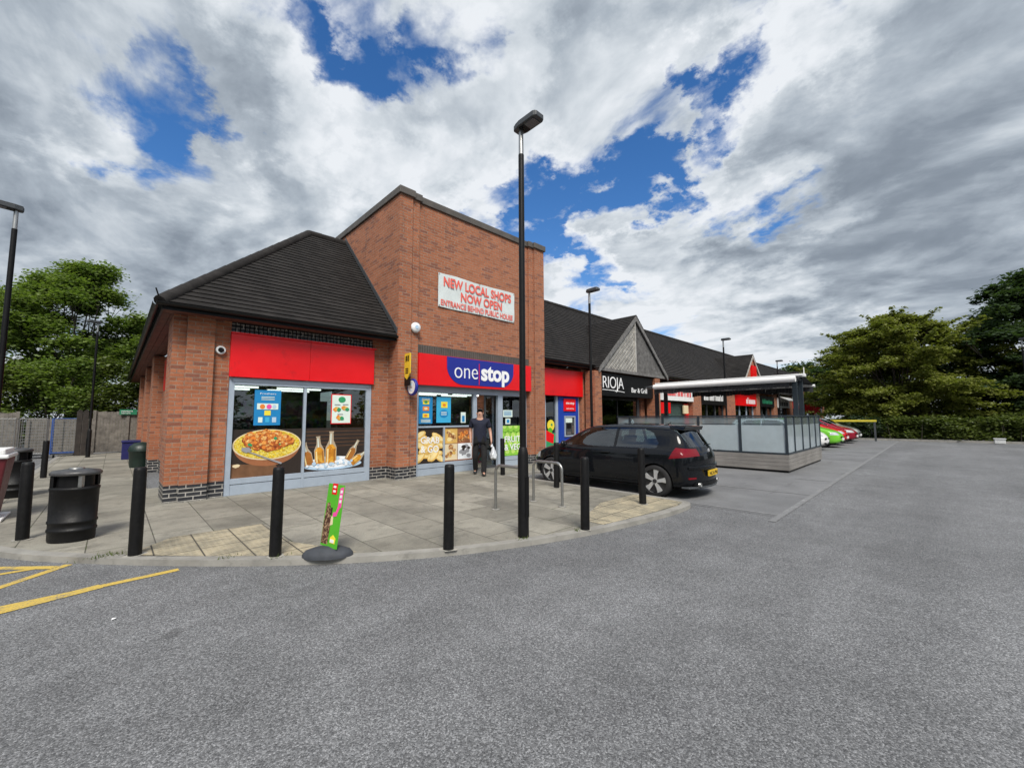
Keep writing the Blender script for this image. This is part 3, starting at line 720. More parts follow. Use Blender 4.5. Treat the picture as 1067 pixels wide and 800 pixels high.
poster('notice', 'pale notice card stuck on the glass above the green apples picture', 8.74, 9.14, 1.58, 1.80, YT+.035, cardp, G['mint'], 'notice')
poster('notice', 'small white square notice with a blue centre below the pale card on the apples window', 8.84, 9.05, 1.36, 1.54, YT+.035, lambda g, a, b, c, d, y: g.flat([(a+.05, c+.04), (b-.05, c+.04), (b-.05, d-.04), (a+.05, d-.04)], y, G['cyan']), G['mint'], 'notice')
poster('notice', 'white bottle-shaped sticker low on the glass just left of the man', 7.1, 7.27, 1.42, 1.72, YT+.035, lambda g, a, b, c, d, y: g.flat([(a+.04, c+.03), (b-.04, c+.03), (b-.04, d-.1), (a+.04, d-.1)], y, G['cyan']), G['mint'], 'sticker')

# ---- one stop sign
sg = thing('shop_sign', 'red fascia sign with one stop in white letters on a dark blue rounded panel', 'shop sign', (7.66, 9.3, 2.4))
b = MB(); b.box(5.575, 9.77, 9.19, 9.30, 2.41, 3.235, M['red']); part(b, 'sign_board', sg, bevel=.006)
b = MB(); xs = (6.43, 8.95); r = .33
pts = [(xs[0], 3.225)]+[(xs[0]+.55-.55*cos(a), 2.98-.5*sin(a)) for a in [k*pi/2/10 for k in range(1, 11)]]+[(xs[1]-.55+.55*sin(a), 2.98-.5*cos(a)) for a in [k*pi/2/10 for k in range(0, 10)]]+[(xs[1], 3.225)]
b.flat(pts, 9.178, M['blue'], .012); part(b, 'blue_panel', sg, fix=False)
b = MB(); text(b, 'one', 6.68, 9.166, 2.66, .82, .48, M['text_white'], -.012, d=.012); part(b, 'lettering', sg, fix=False)
b = MB(); text(b, 'stop', 7.63, 9.166, 2.66, 1.12, .48, M['text_white'], .035, d=.012); part(b, 'lettering', sg, fix=False)
b = MB(); b.box(7.545, 7.565, 9.168, 9.178, 2.50, 3.12, M['red']); part(b, 'divider_line', sg)

# ---- banner
bn = thing('banner', 'faded white banner reading NEW LOCAL SHOPS NOW OPEN high on the brick tower', 'banner', (7.4, 9.3, 4.5))
b = MB(); x0, x1, z0, z1, yb = 6.19, 9.10, 4.60, 5.545, 9.295
def wrp(u, v): return (x0+(x1-x0)*u, yb-.006-.008*sin(u*19+v*3)*(.3+v)-.006*sin(v*9+u*31), z0+(z1-z0)*v+.012*sin(u*9)*(1 if v > .5 else -.6))
b.grid(wrp, 48, 12, M['banner']); part(b, 'vinyl_sheet', bn, fix=False)
b = MB(); yl_ = yb-.026
text(b, 'NEW LOCAL SHOPS', 6.36, yl_, 5.205, 2.58, .265, M['text_red'], .03); part(b, 'lettering', bn, fix=False); b = MB(); text(b, 'NOW OPEN', 6.95, yl_, 4.885, 1.6, .255, M['text_red'], .03); part(b, 'lettering', bn, fix=False); b = MB()
text(b, 'ENTRANCE BEHIND PUBLIC HOUSE', 6.27, yl_, 4.65, 2.74, .165, M['text_red'], .022); part(b, 'lettering', bn, fix=False)
b = MB()
for x in (x0+.03, (x0+x1)/2, x1-.03):
    for z in (z0+.03, z1-.03): part(MB().lathe([(.014, 0), (.014, .012)], (x, yb-.03, z), M['steel'], 8, axis='y'), 'eyelet', bn)

# ---- fittings on the brick
a = thing('alarm_box', 'round white alarm box on the brick pier above the yellow projecting sign', 'alarm box', (5.47, 9.26, 3.9))
part(MB().lathe([(.13, 0), (.135, -.05), (.12, -.09), (.05, -.1)], (5.47, 9.255, 3.88), M['white'], 20, axis='y'), 'cover', a)
part(MB().lathe([(.05, 0), (.05, -.006)], (5.47, 9.152, 3.885), G['skyb'], 14, axis='y'), 'badge', a)
a = thing('security_camera', 'white dome security camera on the brick pier left of the red panel', 'camera', (1.42, 9.66, 2.89))
part(MB().lathe([(.085, 0), (.085, -.05), (.075, -.075)], (1.43, 9.68, 2.89), M['white'], 18, axis='y'), 'housing', a)
part(MB().lathe([(.05, 0), (.045, -.03), (.025, -.05)], (1.43, 9.605, 2.89), M['black'], 16, axis='y'), 'lens_dome', a)
a = thing('projecting_sign', 'yellow and black projecting parcel sign fixed to the tower brick beside the one stop sign', 'sign', (5.2, 9.19, 2.9))
b = MB(); b.box(5.155, 5.185, 8.93, 9.19, 2.66, 3.16, M['yellow']); 
b.prism([(8.94, 2.66), (9.18, 2.66), (9.18, 2.58), (9.06, 2.5)], 'x', 5.155, 5.185, M['yellow'])
b.box(5.154, 5.186, 8.94, 9.18, 2.36, 2.50, M['black']); b.prism([(8.94, 2.5), (9.06, 2.5), (8.94, 2.58)], 'x', 5.154, 5.186, M['black']); b.prism([(9.18, 2.5), (9.06, 2.5), (9.18, 2.58)], 'x', 5.154, 5.186, M['black'])
part(b, 'sign_panel', a)
b = MB()
for k in range(2): b.box(5.148, 5.1535, 8.98+.07*k, 9.02+.07*k, 2.96, 3.10, M['black']); 
for k in range(3): b.box(5.148, 5.1535, 9.0, 9.13, 2.66+.05*k, 2.685+.05*k, M['black'])
part(b, 'printed_mark', a); b = MB(); text(b, 'P', 9.14, 5.152, 2.94, .09, .15, M['black'], .02, axis='x'); part(b, 'lettering', a, fix=False)
a = thing('projecting_sign', 'round white projecting sign with a dark blue rim below the yellow parcel sign', 'sign', (5.3, 9.19, 2.3))
b = MB(); b.lathe([(.20, 0), (.21, .02), (.21, .05), (.20, .07)], (5.24, 8.98, 2.32), M['blue'], 28, axis='x'); part(b, 'rim', a)
b = MB(); b.lathe([(.165, 0), (.165, .006)], (5.232, 8.98, 2.32), M['white'], 28, axis='x')
b.box(5.226, 5.231, 8.93, 9.03, 2.30, 2.33, G['grey']); b.box(5.226, 5.231, 8.95, 9.01, 2.36, 2.41, G['skyb']); b.box(5.226, 5.231, 8.95, 9.01, 2.22, 2.26, G['skyb']); part(b, 'face', a)
part(MB().tube([(5.27, 9.2, 2.32), (5.27, 9.0, 2.32)], .025, M['black']), 'bracket', a)

# ---- interior of the shop
it = MB(); it.box(1.30, 10.1, 9.81, 14.9, .02, .055, M['intfloor']); part(it, 'shop_floor', shop)
it = MB(); it.box(1.3, 4.96, 14.4, 14.5, .06, 3.4, M['int']); it.box(5.31, 10.1, 12.9, 13.0, .06, 3.2, M['int']); it.box(1.3, 4.96, 10.01, 14.38, 2.42, 2.46, M['ceil']); it.box(5.31, 10.1, 9.91, 12.88, 2.42, 2.46, M['ceil']); it.box(1.28, 1.31, 10.1, 14.4, .06, 2.4, M['int'])
part(it, 'interior_wall', shop)
for xs, ys in (((1.6, 3.2), (10.6, 11.6, 12.6, 13.6)), ((5.8, 7.3, 8.7), (10.4, 11.2, 12.0, 12.7))):
    for x in xs:
        for y in ys: part(MB().box(x, x+1.15, y, y+.07, 2.37, 2.415, M['strip']), 'ceiling_light', shop)
for x in (1.6, 3.0, 5.7, 6.6): part(MB().box(x, x+.72, 11.0, 12.6, .06, 1.55, M['goods']), 'stocked_shelf', shop)
part(MB().box(1.4, 4.9, 13.6, 14.3, .06, 2.1, M['goods']), 'stocked_shelf', shop); part(MB().box(8.7, 9.9, 10.8, 12.4, .06, 1.7, M['goods']), 'stocked_shelf', shop)

# ---- red section with the cash machine, right of the tower
wall(10.45, 11.02, 9.70, 9.95, 3.45); wall(13.05, 13.82, 9.60, 9.95, 3.45); wall(11.02, 13.05, 9.85, 9.95, 3.45, 2.3)
walls(shop)
fr = MB(); fr.box(11.02, 11.08, 9.72, 9.8, ZP, 2.34, M['frame']); fr.box(11.62, 11.74, 9.70, 9.82, ZP, 2.34, M['frame']); fr.box(12.94, 13.04, 9.72, 9.8, ZP, 2.34, M['frame']); fr.box(11.08, 11.62, 9.72, 9.8, ZP, .4, M['frame'])
sf = part(fr, 'side_window_frame', shop); pane(sf, 11.08, 11.62, .4, 2.34, 9.76)
g = MB(); yy = 9.75; g.flat([(11.08, .42), (11.62, .42), (11.62, 1.0), (11.08, 1.0)], yy, G['pgreen']); g.flat([(11.08, .75), (11.5, .62), (11.55, .95), (11.1, 1.12)], yy-.004, M['red']); g.flat(ell(11.38, 1.28, .2, .2, 20), yy-.002, G['pyellow']); g.flat(ell(11.42, 1.30, .05, .05, 8), yy-.005, G['pgreen']); g.flat(ell(11.33, 1.08, .13, .12, 10), yy-.003, G['lime'])
sub(g, 'window_graphic', sf, fix=False)
part(MB().box(11.0, 13.06, 9.95, 10.0, ZP, 2.6, M['int']), 'side_bay_back', shop)
fs = MB(); fs.box(10.47, 13.06, 9.53, 9.69, 2.35, 3.28, M['red']); fs.box(10.46, 13.08, 9.50, 9.692, 3.283, 3.31, M['red'])
tag(fs.build('shop_fascia_sign', bevel=.006), 'plain red fascia panel above the blue cash machine, right of the tower', 'fascia')
am = thing('cash_machine', 'blue cash machine panel with a red sign and screen recess behind the black car', 'cash machine', (12.3, 9.7, ZP))
part(MB().box(11.745, 12.935, 9.68, 9.84, ZP, 2.33, M['atmblue']), 'panel', am, bevel=.008)
b = MB(); b.box(12.02, 12.72, 9.64, 9.675, 1.80, 2.26, M['red']); hs = part(b, 'header_sign', am)
b = MB(); text(b, 'one stop', 12.13, 9.637, 2.06, .5, .10, M['text_white'], .02); sub(b, 'lettering', hs, fix=False)
b = MB(); text(b, 'cash machine', 12.15, 9.637, 1.87, .46, .06, M['text_white'], .01); sub(b, 'lettering', hs, fix=False)
b = MB(); frame_bars(b, 12.05, 12.70, .85, 1.62, 9.64, .05, .035, M['frame']); b.box(12.10, 12.65, 9.67, 9.678, .90, 1.57, M['grey']); b.box(12.12, 12.50, 9.645, 9.668, 1.37, 1.54, G['mint']); b.box(12.2, 12.42, 9.645, 9.668, 1.16, 1.33, M['black']); b.box(12.5, 12.60, 9.645, 9.668, .97, 1.25, M['steel']); b.box(12.14, 12.40, 9.63, 9.668, .93, 1.03, M['steel'])
part(b, 'keypad_and_screen', am)

# right-hand roof of the corner shop
def roofrun(x0, x1, parent, ridge_end=False):
    rf = MB(); tiles(rf, (x0, EY, EZ), (x1, EY, EZ), (x0, RY, RZ), (x1, RY, RZ)); tiles(rf, (x0, 16.1, EZ), (x1, 16.1, EZ), (x0, RY, RZ), (x1, RY, RZ), 8)
    part(rf, 'tiled_roof', parent)
    hp = MB(); ridge_tiles(hp, (x0, RY, RZ), (x1, RY, RZ)); part(hp, 'ridge_tiles', parent)
    fa = MB(); fa.box(x0, x1, 9.27, 9.30, 3.47, 3.59, M['black']); part(fa, 'fascia_board', parent)
    so = MB()
    for k in range(3): so.box(x0, x1, 9.302+k*.13, 9.425+k*.13, 3.485+k*.001, 3.51, M['soffit'])
    part(so, 'soffit', parent)
    gt = MB(); gutter(gt, (x0, 9.2, 3.58), (x1, 9.2, 3.58)); part(gt, 'gutter', parent)
roofrun(10.46, 13.35, shop)
# ------------------------------------------------------------------ restaurant with the timber gable
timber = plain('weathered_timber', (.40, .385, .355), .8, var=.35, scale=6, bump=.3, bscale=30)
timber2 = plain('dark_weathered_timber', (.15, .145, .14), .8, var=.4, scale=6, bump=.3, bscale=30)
def gable(parent, cx, yf, half, zb, zt, style):
    """small front gable: tiled cheeks running back into the main roof, barge boards, infill"""
    rf = MB(); rise = zt-zb
    # where the gable ridge meets the main slope
    yr = EY+(zt-EZ)/(RZ-EZ)*(RY-EY)
    o = .12
    for s in (-1, 1):
        eave_back = EY+(max(zb-EZ, 0))/(RZ-EZ)*(RY-EY)
        tiles(rf, (cx+s*(half+o), yf-.1, zb-.05), (cx+s*(half+o), eave_back+.05, zb-.05), (cx, yf-.1, zt+.1), (cx, yr+.15, zt+.1))
    part(rf, 'gable_roof', parent)
    bb = MB()
    for s in (-1, 1):
        d = Vector((s*half, 0, -rise)).normalized(); nrm = Vector((-d.z*s, 0, d.x*s)); 
        a = Vector((cx, yf-.07, zt)); e = Vector((cx+s*(half+.05), yf-.07, zb-rise/half*.05))
        c = (a+e)/2; bb.obox(c-Vector((0, 0, .06)), d*((e-a).length/2), (0, .03, 0), Vector((0, 0, .11)), timber2 if style == 'timber' else timber)
    part(bb, 'barge_board', parent)
    return yr
rs = thing('restaurant_building', 'restaurant under a dark tiled roof with a grey timber-boarded front gable', 'restaurant', (16.3, 9.2, 0))
roofrun(13.36, 19.3, rs)
gx, gy, gh, gz, gt_ = 16.3, 9.06, 2.85, 3.52, 5.95
gable(rs, gx, gy, gh, gz, gt_, 'timber')
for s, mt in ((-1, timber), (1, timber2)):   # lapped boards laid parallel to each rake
    g = MB(); sl = (gt_-gz)/gh; nb = 12
    for i in range(nb):
        z0 = gt_-(i+1)*(gt_-gz)/nb*1.0; 
        # strip between two lines parallel to the rake, clipped to the half triangle
        def line(k): return gt_-k*(gt_-gz)/nb      # height of the line at the centre (x = 0)
        za, zb2 = line(i), line(i+1)
        pa = [(0, za), ((za-gz)/sl, gz)]; pb = [((zb2-gz)/sl, gz), (0, zb2)]
        q = pa+(pb if zb2 > gz+1e-4 else [(0, gz)])
        pts = [(gx+s*x, z) for x, z in q]
        ys = [gy+.00, gy+.0, gy+.05, gy+.05][:len(pts)]
        vs = [(x, y, z) for (x, z), y in zip(pts, ys)]; vs2 = [(x, y+.03, z) for x, y, z in vs]; n = len(vs)
        g.add(vs+vs2, [list(range(n)), list(range(n, 2*n))[::-1]]+[(k, (k+1) % n, (k+1) % n+n, k+n) for k in range(n)], mt)
    part(g, 'gable_boarding', rs)
g = MB(); g.box(gx-.05, gx+.05, gy-.03, gy+.06, gz, gt_-.1, timber); g.box(gx-gh-.05, gx+gh+.05, gy-.02, gy+.1, gz-.12, gz, timber2); g.box(gx-gh, gx+gh, gy+.1, 9.75, gz-.10, gz-.06, M['soffit']); part(g, 'gable_frame', rs)
wall(13.16, 13.62, 9.05, 9.5, 3.36); wall(18.02, 18.5, 9.05, 9.5, 3.36); wall(18.55, 19.3, 9.62, 9.95, 3.45); wall(17.7, 18.1, 9.65, 9.95, 3.45)
walls(rs)
b = MB(); b.box(13.62, 18.0, 9.8, 9.9, 2.4, 3.4, M['black']); b.box(13.64, 13.7, 9.6, 9.7, ZP, 2.4, M['grey']); b.box(15.6, 15.66, 9.6, 9.7, ZP, 2.4, M['black']); b.box(17.3, 17.5, 9.6, 9.7, ZP, 2.4, M['grey']); b.box(13.7, 17.3, 9.6, 9.66, 2.3, 2.4, M['black']); b.box(13.7, 17.3, 9.6, 9.66, ZP, .5, M['black'])
rfm = part(b, 'shopfront_frame', rs); pane(rfm, 13.7, 15.6, .5, 2.3, 9.63); pane(rfm, 15.66, 17.3, .5, 2.3, 9.63)
b = MB(); b.box(13.4, 19.2, 12.5, 12.6, ZP, 3.3, M['int']); b.box(13.4, 19.2, 9.95, 12.5, 2.9, 2.95, M['int']); b.box(13.4, 13.5, 9.96, 12.5, ZP, 2.9, M['int']); b.box(19.1, 19.2, 9.96, 12.5, ZP, 2.9, M['int']); part(b, 'interior_wall', rs)
b = MB()
for x, z in ((15.9, 2.35), (16.7, 2.25)): b.lathe([(.02, .12), (.07, .05), (.08, 0), (.05, -.05)], (x, 10.6, z), M['strip'], 10); b.tube([(x, 10.6, z+.12), (x, 10.6, 2.9)], .006, M['black'], 5)
part(b, 'pendant_light', rs)
sg = thing('restaurant_sign', 'black sign reading RIOJA Bar & Grill in thin white letters under the timber gable', 'sign', (15.8, 9.3, 2.4))
part(MB().box(13.64, 17.98, 9.15, 9.30, 2.42, 3.34, M['black']), 'sign_board', sg, bevel=.006)
b = MB(); text(b, 'RIOJA', 13.86, 9.14, 2.74, 1.55, .50, M['text_white'], -.008, .95, d=.01); part(b, 'lettering', sg, fix=False)
b = MB(); b.tube([(13.82, 9.14, 2.66), (14.6, 9.14, 2.65), (15.05, 9.14, 2.63), (15.45, 9.14, 2.60)], .016, M['text_white'], 6); b.tube([(14.92, 9.14, 2.74), (14.86, 9.14, 2.64), (14.72, 9.14, 2.62)], .016, M['text_white'], 6); part(b, 'underline', sg)
b = MB(); text(b, 'Bar & Grill', 16.05, 9.14, 2.63, 1.35, .22, M['text_white'], 0., d=.01); part(b, 'lettering', sg, fix=False)
a = thing('downpipe', 'thin grey rainwater pipe on the brick pier right of the RIOJA sign', 'downpipe', (18.75, 9.3, 0))
part(MB().tube([(18.75, 9.22, 3.55), (18.75, 9.45, 3.2), (18.75, 9.5, 3.0), (18.75, 9.5, .1)], .035, M['grey'], 8), 'pipe', a); part(MB().box(18.68, 18.82, 9.45, 9.56, 2.0, 2.05, M['grey']), 'bracket', a)

# ------------------------------------------------------------------ rest of the parade
pd = thing('shop_parade', 'long row of small shops under one tiled roof, receding behind the glass terrace', 'shops', (30, 9.2, 0))
roofrun(19.31, 62, pd)
for cx in (32.8, 49.0):
    gable(pd, cx, 9.06, 2.6, 3.6, 5.95, 'brick')
    W2 = MB(); W2.prism([(cx-2.55, 3.56), (cx+2.55, 3.56), (cx, 5.86)], 'y', 9.06, 9.2, M['brick']); part(W2, 'gable_wall', pd)
for a, b in ((23.4, 24.6), (28.7, 30.4), (35.0, 36.0), (39.9, 41), (45, 46.4), (50.6, 52), (56, 57), (61.4, 62)): wall(a, b, 9.55, 10.1, 3.45)
wall(19.3, 62, 9.98, 10.1, 3.45, 3.1)
walls(pd)
shutter = plain('green_shutter', (.06, .10, .09), .5, .3, var=.15)
b = MB()
for k in range(24): b.box(19.9, 22.8, 9.80-.015*(k % 2), 9.86, .1+k*.09, .1+(k+1)*.09-.005, shutter)
part(b, 'roller_shutter', pd)
b = MB(); b.box(22.8, 23.4, 9.8, 9.86, ZP, 2.3, M['red']); b.box(19.32, 19.9, 9.8, 9.86, ZP, 2.3, M['red']); b.box(19.32, 23.4, 9.87, 9.92, 2.2, 3.4, M['black']); part(b, 'shopfront_panel', pd)
b = MB()
for a, c in ((24.6, 28.7), (30.4, 35.0), (36, 39.9), (41, 45), (46.4, 50.6), (52, 56), (57, 61.4)):
    n = 3
    for k in range(n+1): x = a+(c-a-.08)*k/n; b.box(x, x+.08, 9.75, 9.85, ZP, 2.45, M['frame'] if a in (30.4,) else M['grey'])
    b.box(a, c, 9.751, 9.84, ZP+.001, .5, M['grey'])
pf = part(b, 'shopfront_frame', pd)
for a, c in ((24.6, 28.7), (30.4, 35.0), (36, 39.9), (41, 45), (46.4, 50.6), (52, 56), (57, 61.4)): pane(pf, a+.08, c-.08, .5, 2.45, 9.8)
part(MB().box(19.3, 62, 12.4, 12.5, ZP, 3.4, M['int']).box(19.3, 62, 10.1, 12.4, 2.95, 3.0, M['int']), 'interior_wall', pd)
def squiggle(mb, x0, x1, z0, z1, y, mat, seed):
    """lettering too small to read in the photograph: strokes only"""
    r = random.Random(seed); x = x0; h = z1-z0
    while x < x1-.1:
        w = r.uniform(.10, .2)*h*2.0; k = r.random()
        mb.box(x, x+.16*h, y, y+.01, z0, z0+h*(1 if k < .4 else .72), mat)
        if k < .5: mb.box(x+.17*h, x+w*.75, y, y+.01, z0+h*.55, z0+h*.7, mat)
        if k > .3: mb.box(x+w*.75, x+w*.75+.14*h, y, y+.01, z0, z0+h*.7, mat)
        if k > .7: mb.box(x+.17*h, x+w*.75, y, y+.01, z0, z0+h*.14, mat)
        x += w*.75+.32*h
def shopsign(label, x0, x1, z0, z1, mat, tmat, tx0, tx1, tz0, tz1, seed, y=9.50):
    s = thing('shop_sign', label, 'shop sign', ((x0+x1)/2, y, z0)); part(MB().box(x0, x1, y, y+.12, z0, z1, mat), 'sign_board', s)
    b = MB(); squiggle(b, tx0, tx1, tz0, tz1, y-.015, tmat, seed); part(b, 'lettering', s); return s
s1 = shopsign('white shop sign with dark red lettering above a green roller shutter', 19.4, 23.4, 2.42, 3.1, M['white'], M['red'], 20.1, 23.2, 2.66, 3.0, 5)
part(MB().box(19.36, 20.4, 9.45, 9.48, 1.75, 2.3, M['red']), 'side_panel', s1); part(MB().box(22.35, 22.9, 9.6, 9.68, 1.75, 2.2, G['cream']), 'notice_box', s1)
shopsign('black shop sign with thin white lettering between two brick piers', 24.6, 28.7, 2.3, 3.2, M['black'], M['text_white'], 24.9, 28.2, 2.55, 2.95, 9)
shopsign('red shop sign with white lettering low on its right, under the brick gable', 30.45, 35.0, 2.35, 3.3, M['red'], M['text_white'], 32.6, 34.7, 2.5, 2.95, 12)
shopsign('dark green shop sign in the bay right of the red one', 36.05, 39.9, 2.35, 3.2, M['black'], M['green'], 36.5, 39.4, 2.6, 2.95, 22)
shopsign('white and black patterned shop sign farther along the parade', 41.05, 45, 2.35, 3.2, M['white'], M['black'], 41.4, 44.6, 2.5, 3.0, 31)
shopsign('red shop sign at the far end of the parade', 46.45, 50.6, 2.35, 3.2, M['red'], M['text_white'], 47, 50, 2.6, 2.95, 41)
s = thing('projecting_sign', 'tall plain red sign box mounted on the brick gable of the parade', 'sign', (32.8, 9, 4.2)); part(MB().box(32.3, 33.3, 8.93, 9.05, 4.1, 5.2, M['red']), 'sign_panel', s)
s = thing('projecting_sign', 'small red hanging sign at the far end of the shops by the trees', 'sign', (52, 9, 2)); part(MB().box(51.3, 52.2, 8.2, 9.5, 1.9, 2.9, M['red']), 'sign_panel', s)
aw = thing('shop_awning', 'small pale fabric awning over a shop front beyond the red sign', 'awning', (43, 9.2, 3)); b = MB(); b.prism([(9.5, 3.35), (8.7, 2.95), (8.7, 2.9), (9.5, 3.3)], 'x', 41.2, 45, M['offwhite']); part(b, 'fabric', aw)

# ------------------------------------------------------------------ glazed terrace
m, t, p = newmat('frosted_glass'); t.n.remove(p); out = t.n['Material Output']; pos = t.new('ShaderNodeNewGeometry').outputs['Position']
a = t.new('ShaderNodeBsdfTransparent', ins={0: (.62, .72, .75, 1)}); d = t.new('ShaderNodeBsdfDiffuse', ins={0: (.70, .80, .84, 1)}); gl = t.new('ShaderNodeBsdfGlossy', ins={0: (.9, .95, 1, 1), 'Roughness': .08})
tl = t.new('ShaderNodeBsdfTranslucent', ins={0: (.66, .76, .80, 1)})
z = t.new('ShaderNodeSeparateXYZ', ins={0: pos}).outputs[2]
fro = t.math('MULTIPLY', t.mrange(z, 1.30, 1.33, 1., .35), t.mrange(t.noise(pos, 3, 4), .3, .7, .84, .95))
dt = t.new('ShaderNodeMixShader', ins={0: .45, 1: d.outputs[0], 2: tl.outputs[0]})
s1 = t.new('ShaderNodeMixShader', ins={0: fro, 1: a.outputs[0], 2: dt.outputs[0]})
frn = t.math('ADD', t.new('ShaderNodeFresnel', ins={'IOR': 1.5}).outputs[0], .06)
t.l.new(t.new('ShaderNodeMixShader', ins={0: frn, 1: s1.outputs[0], 2: gl.outputs[0]}).outputs[0], out.inputs[0]); M['frosted'] = m
m, t, p = newmat('grey_composite_boards'); pos = t.new('ShaderNodeNewGeometry').outputs['Position']
mp = t.new('ShaderNodeMapping', ins={0: pos}); mp.inputs['Scale'].default_value = (1.5, 1.5, 40); n = t.noise(mp.outputs[0], 2, 5, .65)
t.l.new(t.mix(1., t.ramp(n, [(.3, (.17, .16, .15)), (.7, (.28, .265, .245))]), t.ramp(t.noise(pos, 1.3, 4), [(.3, .8), (.7, 1.15)]), 'MULTIPLY'), p.inputs['Base Color']); p.inputs['Roughness'].default_value = .7; M['boards'] = m
te = thing('terrace_enclosure', 'terrace screen of frosted glass in dark frames on a low grey boarded base', 'terrace', (15.7, 5.4, 0))
X0, X1, Y0, Y1 = 13.45, 18.05, 2.93, 8.3
b = MB()
for k in range(4):
    z0, z1 = .07+k*.108, .07+(k+1)*.108-.006
    b.box(X0, X0+.03, Y0, Y1, z0, z1, M['boards']); b.box(X0+.031, X1, Y0, Y0+.03, z0, z1, M['boards']); b.box(X1-.03, X1, Y0+.031, Y1, z0, z1, M['boards'])
part(b, 'boarded_base', te)
part(MB().box(X0+.03, X0+.07, Y0+.03, Y1, .0, .5, M['black']).box(X0+.07, X1-.07, Y0+.035, Y0+.07, .0, .5, M['black']).box(X1-.07, X1-.032, Y0+.035, Y1, 0, .5, M['black']).box(X0+.07, X1-.07, Y0+.07, Y1, .03, .06, M['boards']), 'deck', te)
ylist = [2.96, 4.14, 5.35, 6.54, 7.78]; xlist = [14.31, 15.33, 16.32, 17.23, 18.0]
for y in ylist: part(MB().box(X0-.005, X0+.055, y-.03, y+.03, .505, 1.56, M['navy']), 'post', te)
for x in xlist: part(MB().box(x-.03, x+.03, Y0-.005, Y0+.055, .505, 1.56, M['navy']), 'post', te)
b = MB(); b.box(X0-.012, X0+.062, Y0-.04, Y1, 1.56, 1.60, M['navy']); b.box(X0+.063, X1, Y0-.012, Y0+.062, 1.56, 1.60, M['navy']); b.box(X0-.004, X0+.05, Y0, Y1, .502, .54, M['navy']); b.box(X0+.055, X1, Y0-.004, Y0+.05, .502, .54, M['navy']); part(b, 'rail', te)
yy = ylist+[8.3]
for a, c in zip(yy, yy[1:]): part(MB().box(X0+.02, X0+.032, a+.04, c-.04, .55, 1.55, M['frosted']), 'glass_pane', te)
xx = [X0+.05]+xlist
for a, c in zip(xx, xx[1:]): part(MB().box(a+.04, c-.04, Y0+.02, Y0+.032, .55, 1.55, M['frosted']), 'glass_pane', te)
b = MB()
for a, c in zip(yy, yy[1:]): b.box(X0+.010, X0+.019, a+.12, c-.12, 1.335, 1.35, M['navy'])
part(b, 'glass_stripe', te)
for i, (x, y) in enumerate(((14.4, 3.9), (14.4, 5.9))):
    tb = thing('picnic_table', ['pale picnic table behind the frosted panes nearest the open corner', 'pale picnic table behind the frosted panes nearer the shops'][i], 'table', (x, y, .06), 'tables in the terrace')
    part(MB().box(x-.4, x+.4, y-.8, y+.8, .78, .83, M['offwhite']), 'tabletop', tb)
    for s in (-1, 1):
        part(MB().box(x+s*.62-.13, x+s*.62+.13, y-.8, y+.8, .48, .52, M['offwhite']), 'bench', tb)
        l = MB(); l.tube([(x-.55, y+s*.6, .06), (x-.1, y+s*.6, .8)], .035, M['offwhite'], 6); l.tube([(x+.55, y+s*.6, .06), (x+.1, y+s*.6, .8)], .035, M['offwhite'], 6); part(l, 'leg', tb)
cn = thing('canopy', 'white and dark retractable awning on posts over the glazed terrace', 'awning', (15.5, 5.3, 0))
for x, y in ((15.24, 3.05), (16.0, 3.05), (15.24, 7.6), (16.0, 7.6)): part(MB().box(x-.06, x+.06, y-.06, y+.06, .06, 2.78, M['navy']), 'post', cn)
b = MB(); b.box(15.40, 15.60, 2.80, 7.75, 2.80, 2.90, M['white']); b.box(15.18, 16.06, 3.0, 3.1, 2.70, 2.79, M['navy']); b.box(15.18, 16.06, 7.55, 7.65, 2.70, 2.79, M['navy']); part(b, 'ridge_box', cn, bevel=.015)
fab = plain('charcoal_fabric', (.028, .03, .033), .85, var=.15)
b = MB()
for xe in (14.05, 17.4):
    xc = 15.42 if xe < 15 else 15.58
    b.add([(xc, 2.86, 2.845), (xc, 7.7, 2.845), (xe, 7.5, 2.66), (xe, 2.95, 2.66)], [(0, 1, 2, 3)], fab)
part(b, 'fabric', cn)
b = MB(); b.tube([(14.03, 2.78, 2.64), (14.03, 7.1, 2.64)], .09, M['white'], 12); part(b, 'front_bar', cn); part(MB().tube([(17.42, 2.9, 2.62), (17.42, 7.5, 2.62)], .05, M['white'], 10), 'front_bar', cn)
for xe in (14.03, 17.42):
    b = MB()
    for k in range(40): y = 2.95+k*.104; b.box(xe+.03 if xe < 15 else xe-.03, xe+.036 if xe < 15 else xe-.024, y, y+.1, 2.40+.025*sin(k*.9), 2.60, fab)
    part(b, 'valance', cn)
b = MB()
for y in (3.0, 7.4):
    b.tube([(15.45, y, 2.78), (14.8, y+.25, 2.66), (14.05, y, 2.62)], .022, M['steel'], 8); b.tube([(15.55, y, 2.78), (16.4, y+.25, 2.66), (17.4, y, 2.62)], .022, M['steel'], 8)
part(b, 'folding_arm', cn); part(MB().tube([(15.5, 2.84, 2.86), (15.5, 2.84, 3.1)], .015, M['white'], 8), 'finial', cn)
